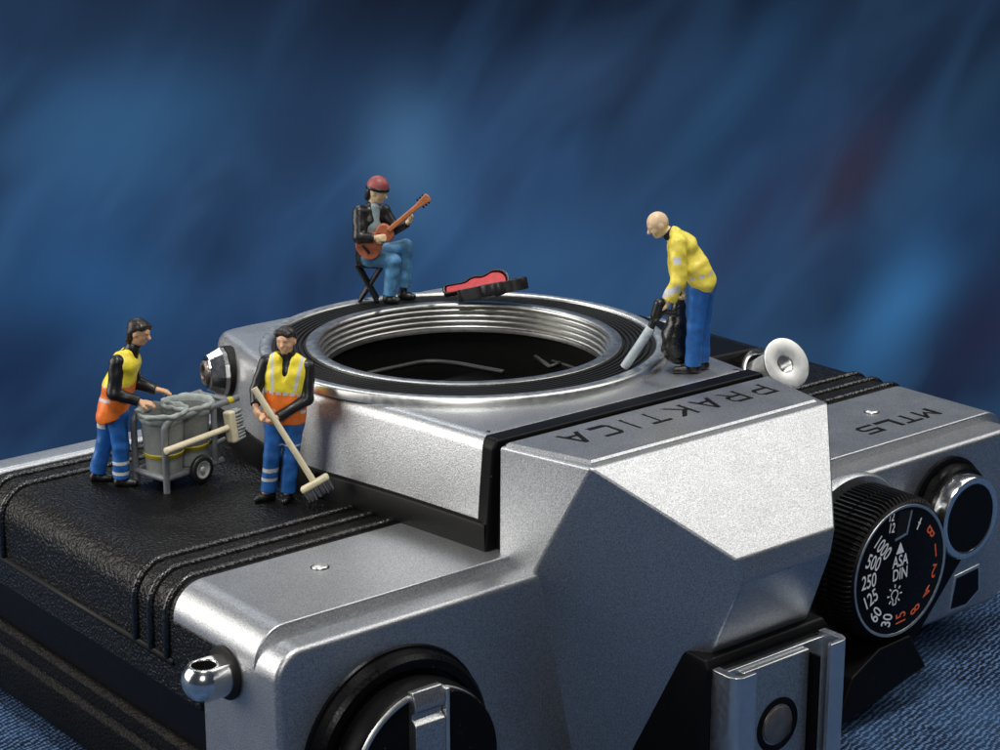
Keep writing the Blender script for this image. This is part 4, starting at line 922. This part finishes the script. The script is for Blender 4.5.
half_case((-1.0, 1.6, 1.75), (1, -.05, .19), (-.12, -.74, .64), 'case_bottom', .84)
half_case((1.5, -1.2, 1.35), (1, .02, .20), (-.16, .20, .97), 'case_lid', .88, False, 1.75)

# ---------------- man in the yellow jacket
O5 = (16.6, -28.9); z5 = Z(-1.2)
f5 = fig('person', O5[0], O5[1], z5); tag(f5, 'miniature bald man in yellow jacket bending over with a litter picker tube', 'person')
J = dict(head=arr((-5.45, -.1, 20.1)), face=(-.86, -.15, -.52), neck=arr((-3.9, 0, 19.0)), chest=arr((-2.1, 0, 17.0)), waist=arr((-.5, 0, 14.4)), pelvis=arr((.6, .1, 12.2)),
         shR=arr((-2.85, -2.0, 18.0)), elR=arr((-2.85, -3.0, 13.1)), wrR=arr((-4.0, -2.9, 10.5)), shL=arr((-2.9, 1.8, 17.9)), elL=arr((-2.7, 2.2, 13.3)), wrL=arr((-1.9, 1.8, 10.9)),
         hipR=arr((.25, -.8, 11.6)), knR=arr((-.25, -.9, 6.4)), anR=arr((-.45, -.8, 1.0)), toeR=(-1, -.12, 0), hipL=arr((1.1, 1.0, 11.6)), knL=arr((.8, 1.0, 6.4)), anL=arr((.85, 1.0, 1.0)), toeL=(-1, -.12, 0))
body(J, f5, SKIN2, 1.02, [(((-3.9, -2.9, 10.6), (-.5, 0, -1), (-.7, .2, .3)), dict(L=2.6, curl=1.2, thumb=1)), (((-1.95, 1.8, 11.0), (.1, -.1, -1), (-.3, -1, 0)), dict(L=2.0, curl=1.2, thumb=1))], up=(0, 0, 1))
trousers(J, f5, BLUE, rt=1.35, rk=1.12, rc=1.1, seed=11, folds=.06)
shoes(J, f5, BLKC, L=2.8, rs=.62)
s = Sdf(); sleeves(s, J, (1.12, 1.08, .92), back=.0, k=.12)
s.cap(arr((-3.3, 0, 18.6)), J['chest'], 1.2, 1.95, k=.6); s.cap(J['shR']+arr((.1, .5, 0)), J['shL']-arr((-.1, .5, 0)), 1.15); s.cap(J['chest'], J['waist'], 1.85, 1.8, k=.6)
s.cap((-.4, -.6, 14.4), (.55, -.6, 12.5), 1.8, 1.85, k=.5, cut=[((.4, 0, 11.5), (-.42, 0, -1))]); s.cap((-.4, .6, 14.4), (.55, .6, 12.5), 1.8, 1.85, k=.5, cut=[((.4, 0, 11.5), (-.42, 0, -1))])
nd = nrm((1.0, 0, -.9))
def tape5(C):
    arm = (C[:, 1] < -1.1)
    return ((arm & (abs(C[:, 2]-16.0) < .45) & (C[:, 0] < -2.6) & (C[:, 0] > -3.6)) | ((C[:, 0] < -2.7) & (abs((C[:, 2]-12.2)-(C[:, 0]+3.3)*.5) < .5) & (C[:, 2] < 13.4)) | ((C[:, 0] > -1.6) & (abs((C[:, 2]-13.4)-.3*(C[:, 0])) < .22) & (np.sin(C[:, 0]*5) > -.2))).astype(int)
s.mesh('yellow_jacket', [YEL2, TAPE], folds=.13, ff=1.9, paint=tape5, parent=f5, seed=12)
s = Sdf(); s.cap((-3.75, 0, 18.7), (-3.95, 0, 19.05), .95, .92, cut=[((-4.25, 0, 19.2), (-.6, 0, .5))]); s.mesh('collar', BLKC, parent=f5)
# litter picker tube, sack
lp = fig('litter_picker', O5[0], O5[1], z5); tag(lp, 'pale grey litter picker tube with black grip in the bending man\'s hand', 'litter picker')
ti = arr((-9.6, -1.6, 1.05)); tj = arr((-6.3, -2.6, 6.6))
bm = NB(); tube(bm, [ti, ti+(tj-ti)*.5, tj, tj+nrm(tj-ti)*.2], [.62, .60, .66, .5], 16); obj('suction_tube', bm, TUBE, lp, smooth=60)
s = Sdf(); s.cap(tj-nrm(tj-ti)*.2, (-5.6, -2.8, 8.5), .48, .52); s.cap((-5.6, -2.8, 8.5), (-5.2, -2.9, 10.0), .75, .8); s.cap((-5.2, -2.9, 9.0), (-3.3, -2.9, 8.7), .45, .45); s.mesh('grip', BLKC, parent=lp)
sk = fig('refuse_sack', O5[0], O5[1], z5); tag(sk, 'full black refuse sack hanging beside the blue trousers of the bending man', 'sack')
s = Sdf(); s.cap((-2.2, 1.9, 10.4), (-2.3, 1.9, 8.2), .55, .9); s.cap((-2.3, 1.9, 8.2), (-2.75, 1.9, 4.6), .9, 1.75, k=.6); s.ell((-2.75, 1.9, 3.0), (1.75, 1.5, 2.2), k=.6); s.ell((-2.0, 1.9, 1.9), (1.4, 1.3, 1.5), k=.5)
s.mesh('sack_body', BAGB, folds=.13, ff=1.7, parent=sk, seed=5)
